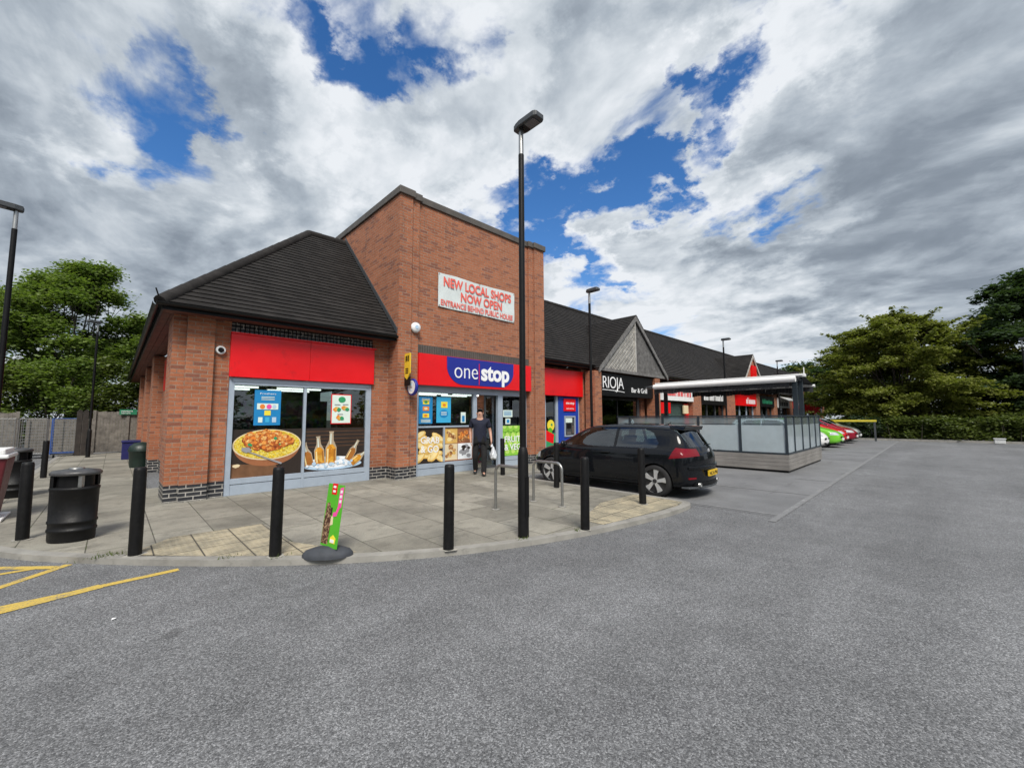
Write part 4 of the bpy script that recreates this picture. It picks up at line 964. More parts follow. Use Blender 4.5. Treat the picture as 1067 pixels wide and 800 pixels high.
# ------------------------------------------------------------------ street furniture
M['collar'] = plain('pale_mortar', (.34, .325, .285), .9, var=.3, scale=14, bump=.3, dirt=((.09, .10, .05), .6))
def make_bollard(label):
    t = thing('bollard', label, 'bollard', (0, 0, 0), 'black bollards round the paving')
    b = MB(); b.lathe([(.061, 0), (.060, .5), (.058, .92), (.054, .95), (.046, .957), (.0, .958)], (0, 0, 0), M['bollard'], 20); b.build('post', fix=True).parent = t
    b = MB(); rc = random.Random(4); rr_ = [rc.uniform(.075, .115) for _ in range(18)]; b.add([(0, 0, .007)]+[(q*cos(k*.349), q*sin(k*.349), .0045) for k, q in enumerate(rr_)], [(0, k+1, (k+1) % 18+1) for k in range(18)], M['collar']); b.build('concrete_collar', fix=False).parent = t
    return t
bl = [(-.74, 8.05, 'black bollard at the left edge of the photo, left of the oval litter bin'), (.25, 6.26, 'black bollard in front of the left brick corner of the shop'),
      (1.35, 5.13, 'black bollard in front of the curry bowl window'), (2.83, 3.98, 'black bollard in front of the grab and go window, left of the near lamp post'),
      (4.61, 3.37, 'black bollard right of the near lamp post, before the black car\'s doors'), (6.66, 3.64, 'black bollard by the rear wheel of the black car'),
      (6.90, 5.77, 'black bollard by the front wheel, behind the right bicycle stand'), (7.40, 8.01, 'black bollard right of the man, in front of the doorway'), (-1.22, 16.1, 'black bollard behind the oval litter bin, near the wire cages')]
b0 = make_bollard('x')
for i, (x, y, lab) in enumerate(bl):
    o = b0 if i == 0 else dup(b0, (0, 0, 0), lab)
    o.location = (x, y, ZP); o['label'] = lab; o.rotation_euler = (random.uniform(-.012, .012), random.uniform(-.012, .012), i)

def make_lamp(label, base=True):
    t = thing('street_lamp', label, 'street lamp', (0, 0, 0), 'black street lamps')
    b = MB(); b.lathe([(.07, 0), (.068, 1.02), (.056, 1.09), (.042, 1.12)], (0, 0, 0), M['bollard'], 18); b.build('base_column').parent = t
    b = MB(); b.lathe([(.042, 1.12), (.038, 5.05)], (0, 0, 0), M['black'], 16); b.build('shaft').parent = t
    b = MB(); b.lathe([(.034, 5.05), (.032, 5.40)], (0, 0, 0), M['steel'], 14); b.build('spigot').parent = t
    b = MB(); o = [(-.07, -.07), (-.05, -.09), (.05, -.09), (.07, -.07), (.095, .03), (.095, .31), (.07, .35), (-.07, .35), (-.095, .31), (-.095, .03)]
    b.prism([(x, -y) for x, y in o], 'z', 5.40, 5.47, M['grey']); b.prism([(x*.8, -y*.9) for x, y in o], 'z', 5.47, 5.50, M['grey']); hd = b.build('lamp_head', bevel=.01); hd.parent = t
    b = MB(); b.box(-.065, .065, -.29, -.12, 5.392, 5.399, M['lens']); b.box(-.065, .065, -.115, -.02, 5.394, 5.399, M['black']); o = b.build('lens'); o.parent = hd
    b = MB(); b.box(-.03, .03, -.074, -.067, .25, .75, M['black']); b.build('access_door').parent = t
    return t
M['lens'] = plain('lamp_lens', (.10, .09, .10), .2)
lm = [(3.79, 3.72, ZP, 0, 'tall black street lamp in the foreground between the two bicycle stands'), (10.35, 7.25, 0, 0, 'black street lamp standing behind the black car, before the timber gable'),
      (21.9, 7.3, 0, 0, 'black street lamp beyond the glass terrace, left of the red gable sign'), (33.2, 7.6, 0, 0, 'farthest black street lamp over the parade roof, just left of the trees'),
      (-1.5, 11.6, 0, -1.35, 'black street lamp cut by the left edge of the photo'), (-.66, 23.6, ZP, -1.2, 'black street lamp by the timber fence, in front of the left tree'),
      (33, -3.2, 0, -.9, 'black street lamp at the right edge of the photo, before the dark tree')]
l0 = make_lamp('x')
for i, (x, y, z, r, lab) in enumerate(lm):
    o = l0 if i == 0 else dup(l0, (0, 0, 0), lab)
    o.location = (x, y, z); o.rotation_euler = (0, 0, r); o['label'] = lab

# bicycle stands
for x, y0, y1, lab in ((4.57, 4.45, 5.12, 'steel hoop bicycle stand left of and behind the near lamp post'), (5.50, 4.48, 5.14, 'steel hoop bicycle stand right of the near lamp post, in front of the black car')):
    b = MB(); pts = [(x, y0, ZP)]; R_ = .12; h = .78
    pts += [(x, y0, h-R_)]+[(x, y0+R_-R_*cos(a), h-R_+R_*sin(a)) for a in [k*pi/2/6 for k in range(1, 7)]]+[(x, y1-R_+R_*sin(a), h-R_+R_*cos(a)) for a in [k*pi/2/6 for k in range(0, 7)]]+[(x, y1, ZP)]
    pts = [Vector(p) for p in pts]
    # frame swept in the x-plane
    vs, fs, n, r = [], [], 10, .024
    for i, p in enumerate(pts):
        d = (pts[min(i+1, len(pts)-1)]-pts[max(i-1, 0)]).normalized(); a = Vector((1, 0, 0)); c = d.cross(a)
        for k in range(n): th = 2*pi*k/n; vs.append(p+a*cos(th)*r+c*sin(th)*r)
    for i in range(len(pts)-1):
        for k in range(n): fs.append((i*n+k, i*n+(k+1) % n, (i+1)*n+(k+1) % n, (i+1)*n+k))
    st = thing('bicycle_stand', lab, 'bike stand', (x, (y0+y1)/2, ZP), 'bicycle stands')
    b.add(vs, fs, M['steel'], True); part(b, 'hoop', st)
    b = MB()
    for y in (y0, y1): b.lathe([(.026, .001), (.07, .001), (.07, .006), (.026, .008)], (x, y, ZP+.003), M['kerb'], 14)
    part(b, 'foot_plate', st)

# litter bin: oval ribbed drum, recessed neck with slots, wide lid
def litter_bin(x, y, z, label, s=1.):
    t = thing('litter_bin', label, 'litter bin', (x, y, z), 'black oval litter bins'); sx, sy = .84, .66
    pr = [(.265, 0), (.275, .03), (.275, .12), (.288, .125), (.288, .15), (.277, .155), (.277, .22), (.29, .225), (.29, .25), (.279, .255), (.283, .62), (.292, .625), (.292, .65), (.27, .66), (.21, .665)]
    b = MB(); b.lathe([(r*s, h*s) for r, h in pr], (0, 0, 0), M['bollard'], 32, sx, sy); b.build('drum').parent = t
    b = MB(); b.lathe([(.22*s, .66*s), (.22*s, .80*s)], (0, 0, 0), M['black'], 28, sx, sy); 
    for k in range(4):
        a = pi/4+k*pi/2; b.obox((.255*s*cos(a)*sx, .255*s*sin(a)*sy, .73*s), (.02, 0, 0), (0, .02, 0), (0, 0, .07*s), M['steel'] if k % 2 else M['black'])
    b.build('neck').parent = t
    b = MB(); b.lathe([(.28*s, .80*s), (.30*s, .805*s), (.305*s, .83*s), (.28*s, .855*s), (.15*s, .872*s), (.0, .875*s)], (0, 0, 0), M['lid'], 32, sx, sy); ld_ = b.build('lid'); ld_.parent = t
    b = MB(); b.lathe([(.075*s, .874*s), (.075*s, .886*s), (.0, .887*s)], (0, 0, 0), M['steel'], 16); b.build('stubbing_plate').parent = ld_
    t.rotation_euler = (0, 0, radians(-35)); return t
M['lid'] = plain('grey_worn_lid', (.05, .05, .052), .4, var=.3, scale=14, dirt=((.2, .2, .2), .3))
litter_bin(-.30, 7.62, ZP, 'black oval litter bin with ribbed drum and wide lid on the left paving')
litter_bin(-1.36, 12.6, ZP, 'second black oval litter bin, half hidden behind the leftmost bollard', 1.08)
# maroon bin with white lid at the left edge
t = thing('collection_bin', 'maroon tapered bin with a white lid cut off by the left edge of the photo', 'bin', (-1.5, 10.0, 0))
b = MB(); a = [(-1.72, 9.75), (-1.19, 9.75), (-1.19, 10.25), (-1.72, 10.25)]; c = [(-1.75, 9.62), (-1.10, 9.62), (-1.10, 10.38), (-1.75, 10.38)]
b.add([(*p, .1) for p in a]+[(*p, .98) for p in c], [(0, 1, 5, 4), (1, 2, 6, 5), (2, 3, 7, 6), (3, 0, 4, 7), (3, 2, 1, 0), (4, 5, 6, 7)], M['maroon']); part(b, 'body', t, bevel=.02)
part(MB().box(-1.8, -1.08, 9.58, 10.42, .981, 1.04, M['white']).box(-1.78, -1.12, 9.62, 10.38, 1.04, 1.12, M['white']), 'lid', t, bevel=.02); part(MB().box(-1.8, -1.1, 9.6, 10.4, .065, .1, M['white']), 'base_plate', t, bevel=.01)
# green domed bin and blue box by the side wall
t = thing('recycling_bin', 'dark green round bin with domed lid against the side wall of the shop', 'bin', (.80, 17.55, ZP))
dgreen = plain('dark_green_plastic', (.008, .02, .015), .45, var=.2)
b = MB(); b.lathe([(.27, 0), (.29, .1), (.31, .48), (.33, .5)], (.70, 17.55, ZP), dgreen, 24); part(b, 'body', t)
b = MB(); b.lathe([(.335, .5), (.335, .54), (.30, .66), (.2, .75), (.0, .79)], (.70, 17.55, ZP), dgreen, 24); part(b, 'domed_lid', t)
t = thing('storage_box', 'dark blue square box behind the green bin near the fence', 'box', (.62, 21.5, ZP))
navyp = plain('navy_plastic', (.014, .016, .10), .4, var=.1)
part(MB().box(.28, .96, 21.2, 21.9, ZP, .68, navyp), 'body', t, bevel=.02); part(MB().box(.26, .98, 21.17, 21.92, .682, .76, navyp), 'lid', t, bevel=.015); part(MB().box(.8, .92, 21.155, 21.168, .66, .69, M['white']), 'label_plate', t)

# pavement flag sign
t = thing('pavement_sign', 'tall narrow green advertising sign leaning on a black oval rubber base at the kerb', 'sign', (1.76, 4.72, ZP))
ang = radians(-38); ux = Vector((cos(ang), sin(ang), 0)); uy = Vector((-sin(ang), cos(ang), 0)); c0 = Vector((1.76, 4.72, ZP))
b = MB(); b.lathe([(.265, 0), (.265, .03), (.235, .065), (.15, .095), (0, .105)], (0, 0, 0), M['rubber'], 30, 1., .55)
b.v = [tuple(c0+ux*x+uy*y+Vector((0, 0, z))) for x, y, z in b.v]; part(b, 'rubber_base', t)
def panelxf(pts, d=0.):   # (u,z) -> leaning board
    lean = .20; an = radians(-80); vx = Vector((cos(an), sin(an), 0)); vy = Vector((-sin(an), cos(an), 0))
    sh = Vector((.10, .05, 0))
    return [tuple(c0+vx*u*.8-vy*d+sh*(z/.8)*.9+Vector((0, 0, .095+z*.78))) for u, z in pts]
def sheet(mb, pts, d, mat):
    n = len(pts); f = panelxf(pts, d); bk = panelxf(pts, d-.006); mb.add(f+bk, [list(range(n)), list(range(n, 2*n))[::-1]]+[(i, i+n, (i+1) % n+n, (i+1) % n) for i in range(n)], mat)
b = MB(); sheet(b, [(-.20, 0), (.20, 0), (.20, .84), (-.20, .84)], 0, G['lime']); part(b, 'board', t)
b = MB(); sheet(b, [(-.19, .03), (-.03, .03), (-.02, .3), (-.06, .5), (-.10, .585), (-.16, .57), (-.19, .3)], .003, G['nuts']); sheet(b, [(-.05, .42), (-.02, .42), (-.02, .52), (-.05, .52)], .0045, G['dark']); sheet(b, [(-.03, .28), (.03, .3), (.02, .42), (-.02, .40)], .003, G['cream'])
sheet(b, [(-.09, .70), (.03, .70), (.03, .85), (-.09, .85)], .003, M['red']); sheet(b, [(-.06, .73), (0, .73), (0, .76), (-.06, .76)], .006, M['white']); sheet(b, [(-.06, .79), (0, .79), (0, .82), (-.06, .82)], .006, M['white'])
sheet(b, [(.10, .52), (.18, .54), (.19, .82), (.11, .80)], .003, G['pink'])
sheet(b, [(.01, .40), (.10, .42), (.15, .53), (.10, .54), (.07, .47), (.01, .46)], .004, G['pink'])
for k in range(3): sheet(b, [(.125, .60+.065*k), (.17, .605+.065*k), (.17, .645+.065*k), (.125, .64+.065*k)], .006, M['white'])
sheet(b, [(.02, .06), (.14, .06), (.15, .13), (.08, .17), (.02, .13)], .003, G['pyellow']); sheet(b, [(.03, .07), (.12, .07), (.12, .11), (.03, .11)], .006, M['white']); part(b, 'printed_graphic', t, fix=False)

# ------------------------------------------------------------------ fence, posts and wire cages at the back left
fencem = plain('grey_fence_boards', (.17, .155, .135), .85, var=.4, scale=7, bump=.3, bscale=30)
def fence(label, x0, x1, y, h, seed):
    r = random.Random(seed); t = thing('board_fence', label, 'fence', ((x0+x1)/2, y, 0)); b = MB(); x = x0
    while x < x1: b.box(x, x+.095, y+r.uniform(0, .012), y+.03, .08, h+r.uniform(-.02, .02), fencem); x += .1
    part(b, 'boards', t)
    for xp in (x0, (x0+x1)/2, x1): part(MB().box(xp-.05, xp+.05, y-.06, y-.005, 0, h+.05, fencem), 'fence_post', t)
    part(MB().box(x0, x1, y+.035, y+.08, .4, .5, fencem).box(x0, x1, y+.035, y+.08, 1.5, 1.6, fencem), 'rail', t)
fence('grey weathered board fence right of the dark timber posts, beside the shop', -.62, 1.6, 26.5, 1.92, 1)
fence('grey weathered board fence at the left edge of the photo, left of the wire cages', -7.5, -2.85, 26.5, 1.85, 2)
fence('grey weathered board fence behind the wire cages', -2.75, -.7, 28.5, 1.5, 3)
s = thing('notice_sign', 'small green sign with white lettering on the board fence', 'sign', (.47, 26.4, 1.8)); part(MB().box(.18, .78, 26.38, 26.42, 1.78, 2.02, M['green']), 'sign_panel', s)
b = MB(); squiggle(b, .24, .72, 1.91, 1.97, 26.365, M['text_white'], 2); squiggle(b, .24, .66, 1.82, 1.87, 26.365, M['text_white'], 4); part(b, 'lettering', s)
oak = plain('dark_timber', (.03, .024, .02), .85, var=.4, bump=.3)
for x, lab in ((-1.02, 'thick dark timber gate post, left one of the pair by the wire cages'), (-.84, 'thick dark timber gate post, right one of the pair by the wire cages')):
    t = thing('timber_post', lab, 'post', (x, 25, ZP)); part(MB().box(x-.085, x+.085, 24.9, 25.07, 0, 1.9, oak), 'shaft', t, bevel=.01); part(MB().prism([(x-.09, 1.9), (x+.09, 1.9), (x, 1.97)], 'y', 24.895, 25.075, oak), 'cap', t)
def cage(x, label, col):
    t = thing('roll_cage', label, 'roll cage', (x, 25.4, 0), 'wire roll cages by the fence'); w, d, h = .72, .6, 1.6
    b = MB()
    for i in (-1, 1):
        for j in (-1, 1): b.tube([(x+i*w/2, 25.4+j*d/2, .15), (x+i*w/2, 25.4+j*d/2, h)], .02, col, 6)
    for z in (.2, h):
        for j in (-1, 1): b.tube([(x-w/2, 25.4+j*d/2, z), (x+w/2, 25.4+j*d/2, z)], .016, col, 6)
        for i in (-1, 1): b.tube([(x+i*w/2, 25.4-d/2, z), (x+i*w/2, 25.4+d/2, z)], .016, col, 6)
    part(b, 'frame', t)
    b = MB()
    for k in range(1, 12):
        z = .2+k*.117; b.box(x-w/2, x+w/2, 25.1, 25.107, z, z+.012, M['steel']); b.box(x-w/2, x+w/2, 25.69, 25.70, z, z+.012, M['steel'])
    for k in range(1, 7): xx_ = x-w/2+k*w/7; b.box(xx_, xx_+.01, 25.092, 25.099, .2, h, M['steel']); b.box(xx_, xx_+.01, 25.703, 25.71, .2, h, M['steel'])
    part(b, 'wire_mesh', t); part(MB().box(x-w/2, x+w/2, 25.12, 25.68, .13, .17, M['grey']), 'base_shelf', t)
    for i in (-1, 1):
        for j in (-1, 1): part(MB().lathe([(.055, -.015), (.055, .015)], (x+i*.28, 25.4+j*.22, .06), M['black'], 12, axis='x'), 'castor', t)
bluem = plain('blue_paint', (.03, .09, .32), .5, var=.2)
cage(-2.28, 'bare steel wire roll cage, leftmost of the three by the fence', M['steel']); cage(-1.83, 'wire roll cage with blue frame in the middle of the three by the fence', bluem) if False else None
cage(-1.42, 'wire roll cage with a blue frame beside the dark timber posts', bluem); cage(-3.1, 'bare steel wire roll cage half hidden behind the left board fence', M['steel'])
t = thing('crate_bag', 'pale bag of rubbish in front of the left wire cage', 'bag', (-2.55, 24.6, 0)); b = MB()
b.grid(lambda u, v: (-2.58+.17*sin(pi*v)*cos(6.283*u)*(1+.15*sin(5*6.283*u+v*9)), 24.6+.15*sin(pi*v)*sin(6.283*u), .02+.42*(1-cos(pi*v))/2*(1+.05*sin(11*u))), 18, 10, M['offwhite']); part(b, 'bag', t)
# ------------------------------------------------------------------ the far edge of the car park
hm = plain('yellow_barrier_paint', (.6, .5, .04), .5)
t = thing('height_barrier', 'yellow horizontal barrier bar above the hedge behind the parked cars', 'barrier', (34.5, 3.7, 0)); part(MB().box(34.4, 34.5, 2.7, 5.2, 1.22, 1.34, hm), 'bar', t)
for y in (2.8, 5.1): part(MB().box(34.42, 34.48, y-.05, y+.05, 0, 1.22, M['grey']), 'post', t)
t = thing('white_box', 'small white box at the foot of the far hedge', 'box', (35.4, -2.3, 0)); part(MB().box(35.2, 35.6, -2.5, -2.1, .02, .27, M['offwhite']), 'case', t, bevel=.02); part(MB().box(35.17, 35.63, -2.53, -2.07, .27, .31, M['offwhite']), 'lid', t, bevel=.01)
MB().box(36.0, 36.15, -40, 7, 0, .12, M['kerb']).build('far_kerb')['kind'] = 'structure'
# ------------------------------------------------------------------ cars
tyrem = plain('tyre_rubber', (.014, .014, .015), .8, var=.2, bump=.1)
carglass = glassmat('car_glass', (.42, .50, .48), (.9, .95, 1), .07, .015)
rimm = plain('alloy', (.6, .61, .62), .35, .6, var=.05); rimd = plain('alloy_black', (.02, .02, .022), .35)
redl = plain('tail_lens', (.16, .006, .012), .15, spec=.3); headl = plain('head_lens', (.45, .47, .48), .1, coat=1.)
seatm = plain('seat_fabric', (.03, .03, .033), .8)
def carpaint(name, c, metal=0.): 
    m, t, p = newmat(name); pos = t.new('ShaderNodeNewGeometry').outputs['Position']
    p.inputs['Base Color'].default_value = rgba(c); p.inputs['Metallic'].default_value = metal
    p.inputs['Coat Weight'].default_value = .55; p.inputs['Coat Roughness'].default_value = .015; p.inputs['Specular IOR Level'].default_value = .04
    n = t.noise(pos, 3, 5, .7); t.l.new(t.mrange(n, .35, .7, .25, .45), p.inputs['Roughness']); return m
def make_car(label, cat, paint, loc, rz, plate=None, detail=True, scale=1., group=None, hatch=True):
    """hatchback, local +y forward, x right, origin on the ground at mid-length"""
    Wd = .895
    #        y     half-w bottom sill  belt-z  hood/roof z  roof half-w  (roof z == belt: no cabin)
    S = [(-2.14, .78, .38, .70, .74, .66), (-2.13, .85, .30, .80, .86, .66), (-2.07, .878, .24, .90, .97, .65), (-1.99, .885, .21, .93, 1.08, .64), (-1.88, .89, .2, .94, 1.24, .63), (-1.76, .893, .19, .945, 1.385, .615), (-1.62, .895, .19, .945, 1.44, .605), (-1.1, .897, .19, .945, 1.466, .60),
         (-.5, .898, .19, .94, 1.478, .60), (.1, .897, .19, .935, 1.466, .595), (.48, .895, .19, .93, 1.41, .60), (.8, .893, .19, .925, 1.24, .63), (1.06, .89, .19, .92, 1.07, .67), (1.22, .885, .19, .905, .985, .69), (1.5, .875, .19, .86, .925, .66), (1.8, .85, .20, .79, .85, .62), (2.0, .79, .22, .70, .755, .56), (2.1, .70, .27, .60, .64, .5), (2.135, .62, .34, .52, .55, .45)]
    bm = bmesh.new(); rings = []
    for y, w, zs, zb, zt, wr in S:
        cab = max(0, min(1, (zt-zb-.07)/.2))
        h = zt-zb
        half = [(0, zs), (w*.80, zs), (w*.965, zs+.05), (w, zs+(zb-zs)*.42), (w*.993, zb-.09), (w*.955, zb), 
                (w*.955-(.055*cab+.03*(1-cab)), zb+h*(.12 if cab > .5 else .35)), (wr+.03*cab, zb+h*.80), (wr-.07, zb+h*.975), (wr*.5, zt), (0, zt+.006)]
        pts = half+[(-a, b) for a, b in half[-2:0:-1]]
        rings.append([bm.verts.new((a, y, b)) for a, b in pts])
    N = len(rings[0])
    for r0, r1 in zip(rings, rings[1:]):
        for i in range(N): bm.faces.new((r0[i], r0[(i+1) % N], r1[(i+1) % N], r1[i]))
    bm.faces.new(rings[0]); bm.faces.new(rings[-1][::-1])
    bmesh.ops.recalc_face_normals(bm, faces=bm.faces)
    cl = bm.edges.layers.float.new('crease_edge')
    for r0, r1 in zip(rings, rings[1:]):
        for i in (5, N-5):
            e = bm.edges.get((r0[i], r1[i])); e[cl] = .45
    for i in range(N):
        for rr in (rings[0], rings[-1]):
            e = bm.edges.get((rr[i], rr[(i+1) % N])); e[cl] = .5
    me = bpy.data.meshes.new('c'); bm.to_mesh(me); bm.free()
    ob = bpy.data.objects.new('c', me); COL.objects.link(ob); sm = ob.modifiers.new('s', 'SUBSURF'); sm.levels = 2 if detail else 2
    me2 = bpy.data.meshes.new_from_object(ob.evaluated_get(C.evaluated_depsgraph_get())); bpy.data.objects.remove(ob)
    bm = bmesh.new(); bm.from_mesh(me2)
    def warp(x, y, z):   # bumpers and tailgate bow out in plan
        k = max(0, min(1, (-1.15-y)/.95)); k = k*k*(3-2*k); q = max(0, min(1, (y-1.5)/.6)); return (x, y+.24*k*(x/.88)**2-.22*q*(x/.88)**2, z)
    for v in bm.verts: v.co = warp(*v.co)
    def bar(b, x0, x1, y0, y1, z0, z1, mat, n=12):
        vs, fs = [], []
        for i in range(n+1):
            x = x0+(x1-x0)*i/n
            for y, z in ((y0, z0), (y1, z0), (y1, z1), (y0, z1)): vs.append(warp(x, y, z))
        for i in range(n):
            for k in range(4): fs.append((i*4+k, i*4+(k+1) % 4, (i+1)*4+(k+1) % 4, (i+1)*4+k))
        fs += [(0, 1, 2, 3), tuple(n*4+k for k in (3, 2, 1, 0))]; b.add(vs, fs, mat)
    def cut(pl_list, sel):
        for pc, pn in pl_list:
            fs = [f for f in bm.faces if sel(f.calc_center_median())]
            ge = set(fs)
            for f in fs: ge.update(f.edges); ge.update(f.verts)
            bmesh.ops.bisect_plane(bm, geom=list(ge), plane_co=pc, plane_no=pn, dist=1e-5)
    def side_planes(poly): # edges of a (y,z) polygon
        out = []
        for a, b in zip(poly, poly[1:]+poly[:1]): out.append(((0, a[0], a[1]), (0, b[1]-a[1], -(b[0]-a[0]))))
        return out
    def inpoly(y, z, poly):
        c = False
        for (a, b), (d, e) in zip(poly, poly[1:]+poly[:1]):
            if (b > z) != (e > z) and y < (d-a)*(z-b)/(e-b)+a: c = not c
        return c
    fw = [(.98, .985), (.93, 1.03), (.40, 1.33), (.25, 1.385), (-.36, 1.40), (-.36, .985)]
    rw = [(-.43, .985), (-.43, 1.40), (-1.0, 1.385), (-1.22, 1.30), (-1.36, 1.10), (-1.34, 1.0), (-1.25, .985)]
    for po in (fw, rw): cut(side_planes(po), lambda c: abs(c.x) > .48 and c.z > .93 and -1.7 < c.y < 1.2)
    wheels = (-1.31, 1.33); wr = .36
    for wy in wheels:
        po = [(wy+wr*cos(2*pi*k/22), .325+wr*sin(2*pi*k/22)) for k in range(22)]
        cut(side_planes(po), lambda c: abs(c.x) > .6 and abs(c.y-wy) < .55 and c.z < .8)
    cut([((0, 0, 1.36), (0, 0, 1)), ((0, 0, 1.02), (0, 0, 1)), ((.58, 0, 0), (1, 0, 0)), ((-.58, 0, 0), (-1, 0, 0))], lambda c: c.y < -1.45 and c.z > .8 and abs(c.x) < .75)
    cut([((0, -2., .84), (0, .12, 1)), ((0, -2., .985), (0, -.1, 1)), ((.44, 0, 0), (1, 0, 0)), ((-.44, 0, 0), (1, 0, 0)), ((0, -1.66, .9), (0, 1, .5))], lambda c: c.y < -1.5 and .7 < c.z < 1.15)
    cut([((0, 1.02, 1.0), (0, 1, .3)), ((0, .5, 1.36), (0, 1, .3)), ((.62, 1.0, 1.0), (1, .12, 0)), ((-.62, 1.0, 1.0), (-1, .12, 0))], lambda c: .2 < c.y < 1.3 and c.z > .95)
    cut([((0, 0, .63), (0, 0, 1)), ((0, 0, .77), (0, .1, 1)), ((.42, 0, 0), (1, 0, 0)), ((-.42, 0, 0), (1, 0, 0)), ((0, 1.72, 0), (0, 1, 0))], lambda c: c.y > 1.5 and .5 < c.z < .9)
    bm.normal_update()
    kinds = {'body': [], 'side_window': [], 'rear_window': [], 'windscreen': [], 'tail_light': [], 'headlight': []}
    for f in bm.faces:
        c = f.calc_center_median(); n = f.normal; k = 'body'
        if abs(n.x) > .2 and abs(c.x) > .55 and c.z > .95 and (inpoly(c.y, c.z, fw) or inpoly(c.y, c.z, rw)): k = 'side_window'
        elif c.y < -1.5 and 1.02 < c.z < 1.36 and abs(c.x) < .58 and n.y < -.3: k = 'rear_window'
        elif c.y < -1.5 and abs(c.x) > .44 and (c.z-.84)+.12*(c.y+2) > 0 and (c.z-.985)-.1*(c.y+2) < 0 and (c.y+1.66)+.5*(c.z-.9) < 0: k = 'tail_light'
        elif .2 < c.y < 1.2 and n.z > .3 and n.y > .25 and (c.y-1.02)+.3*(c.z-1.0) < 0 and (c.y-.5)+.3*(c.z-1.36) > 0 and abs(c.x) < .62+.12*(1.0-c.y)*0+.03: k = 'windscreen'
        elif c.y > 1.72 and .63 < c.z < .77+.0 and abs(c.x) > .42: k = 'headlight'
        if k == 'body' and abs(c.x) > .62 and any((c.y-wy)**2+(c.z-.325)**2 < wr*wr*.985 for wy in wheels): k = 'drop'
        if k != 'drop': kinds[k].append(f)
    root = thing('parked_car', label, cat, loc, group); root.rotation_euler = (0, 0, rz); root.scale = (scale*.965, scale, scale*.985) if detail else (scale,)*3
    mats = {'body': paint, 'side_window': carglass, 'rear_window': carglass, 'windscreen': carglass, 'tail_light': redl, 'headlight': headl}
    def mk(faces, name, mat):
        if not faces: return None
        mp = {}; vs = []; fs = []
        for f in faces:
            for v in f.verts:
                if v not in mp: mp[v] = len(vs); vs.append(tuple(v.co))
            fs.append([mp[v] for v in f.verts])
        b = MB(); b.add(vs, fs, mat, True); o = b.build(name, fix=False); o.parent = root; return o
    for k, fs in kinds.items():
        if k == 'body': mk(fs, 'body', paint)
        elif k in ('rear_window', 'windscreen'): mk(fs, k, carglass)
        elif k == 'side_window':
            for s in (-1, 1):
                mk([f for f in fs if f.calc_center_median().x*s > 0 and f.calc_center_median().y > -.39], 'side_window', carglass); mk([f for f in fs if f.calc_center_median().x*s > 0 and f.calc_center_median().y < -.39], 'side_window', carglass)
        else:
            for s in (-1, 1): mk([f for f in fs if f.calc_center_median().x*s > 0], k, mats[k])
    bm.free()
    P_ = lambda b, n, **kw: (lambda o: (setattr(o, 'parent', root), o)[1])(b.build(n, **kw))
    for wy in wheels:
        
        for s in (-1, 1):
            b = MB(); arc = [(wy+.37*cos(a), .325+.37*sin(a)) for a in [(-.12+(pi+.24)*k/18) for k in range(19)]]
            b.add([(s*.5, y, z) for y, z in arc]+[(s*.86, y, z) for y, z in arc], [(k, k+1, k+20, k+19) for k in range(18)]+[list(range(19))], M['black'])
            P_(b, 'wheel_arch_liner')
        for s in (-1, 1):
            cx = s*.79; b = MB(); b.lathe([(.235, -.10), (.29, -.105), (.318, -.085), (.325, 0), (.318, .085), (.29, .105), (.235, .10)], (cx, wy, .325), tyrem, 32, axis='x', cap=False); ty = P_(b, 'wheel')
            b = MB(); b.lathe([(.24, -.09*1), (.246, .0), (.252, .100*1)] if s > 0 else [(.252, -.100), (.246, 0), (.24, .09)], (cx, wy, .325), rimm, 32, axis='x', cap=False)
            b.lathe([(.235, 0), (.235, s*.02)], (cx+s*.03, wy, .325), rimd, 28, axis='x')
            b.lathe([(.045, 0), (.04, s*.02)], (cx+s*.085, wy, .325), rimd, 14, axis='x')
            for k in range(5):
                a = 2*pi*k/5+.3; 
                def Q(r, th, dx): return (cx+s*dx, wy+r*cos(th), .325+r*sin(th))
                pts = [Q(.03, a-.5, .09), Q(.243, a-.06, .092), Q(.245, a+.42, .092), Q(.15, a+.40, .095), Q(.05, a+.9, .09)]
                bk = [(x-s*.03, y, z) for x, y, z in pts]; n = 5
                b.add(pts+bk, [list(range(n)), list(range(n, 2*n))[::-1]]+[(i, (i+1) % n, (i+1) % n+n, i+n) for i in range(n)], rimm)
            o = b.build('rim'); o.parent = ty
    b = MB(); b.box(-.6, .6, -1.9, 1.9, .17, .24, M['black']); b.box(-.70, .70, -1.0, .9, .24, .5, M['black']); P_(b, 'underbody')
    b = MB()
    for x in (-.36, .36):
        b.obox((x, -.1, .86), (.22, 0, 0), (0, .07, .02), (0, -.10, .34), seatm); b.obox((x, -.24, 1.27), (.11, 0, 0), (0, .045, 0), (0, -.02, .10), seatm); b.box(x-.22, x+.22, -.05, .4, .5, .62, seatm)
    b.obox((0, -.95, .86), (.6, 0, 0), (0, .08, .02), (0, -.10, .28), seatm); b.box(-.62, .62, .75, 1.0, .7, .95, seatm); P_(b, 'seats', bevel=.03)
    for s in (-1, 1):
        b = MB(); b.grid(lambda u, v: (s*(.965+.10*cos(6.283*u)*sin(pi*v)), .86+.06*sin(6.283*u)*sin(pi*v)+.03, 1.005-.075*cos(pi*v)), 14, 8, paint); b.box(min(s*.86, s*.93), max(s*.86, s*.93), .85, .90, .965, .995, M['black']); P_(b, 'wing_mirror')
        for y in (-.2, -1.12):
            b = MB(); b.box(min(s*.885, s*.915), max(s*.885, s*.915), y-.10, y+.10, .845, .872, paint); P_(b, 'door_handle', bevel=.008)
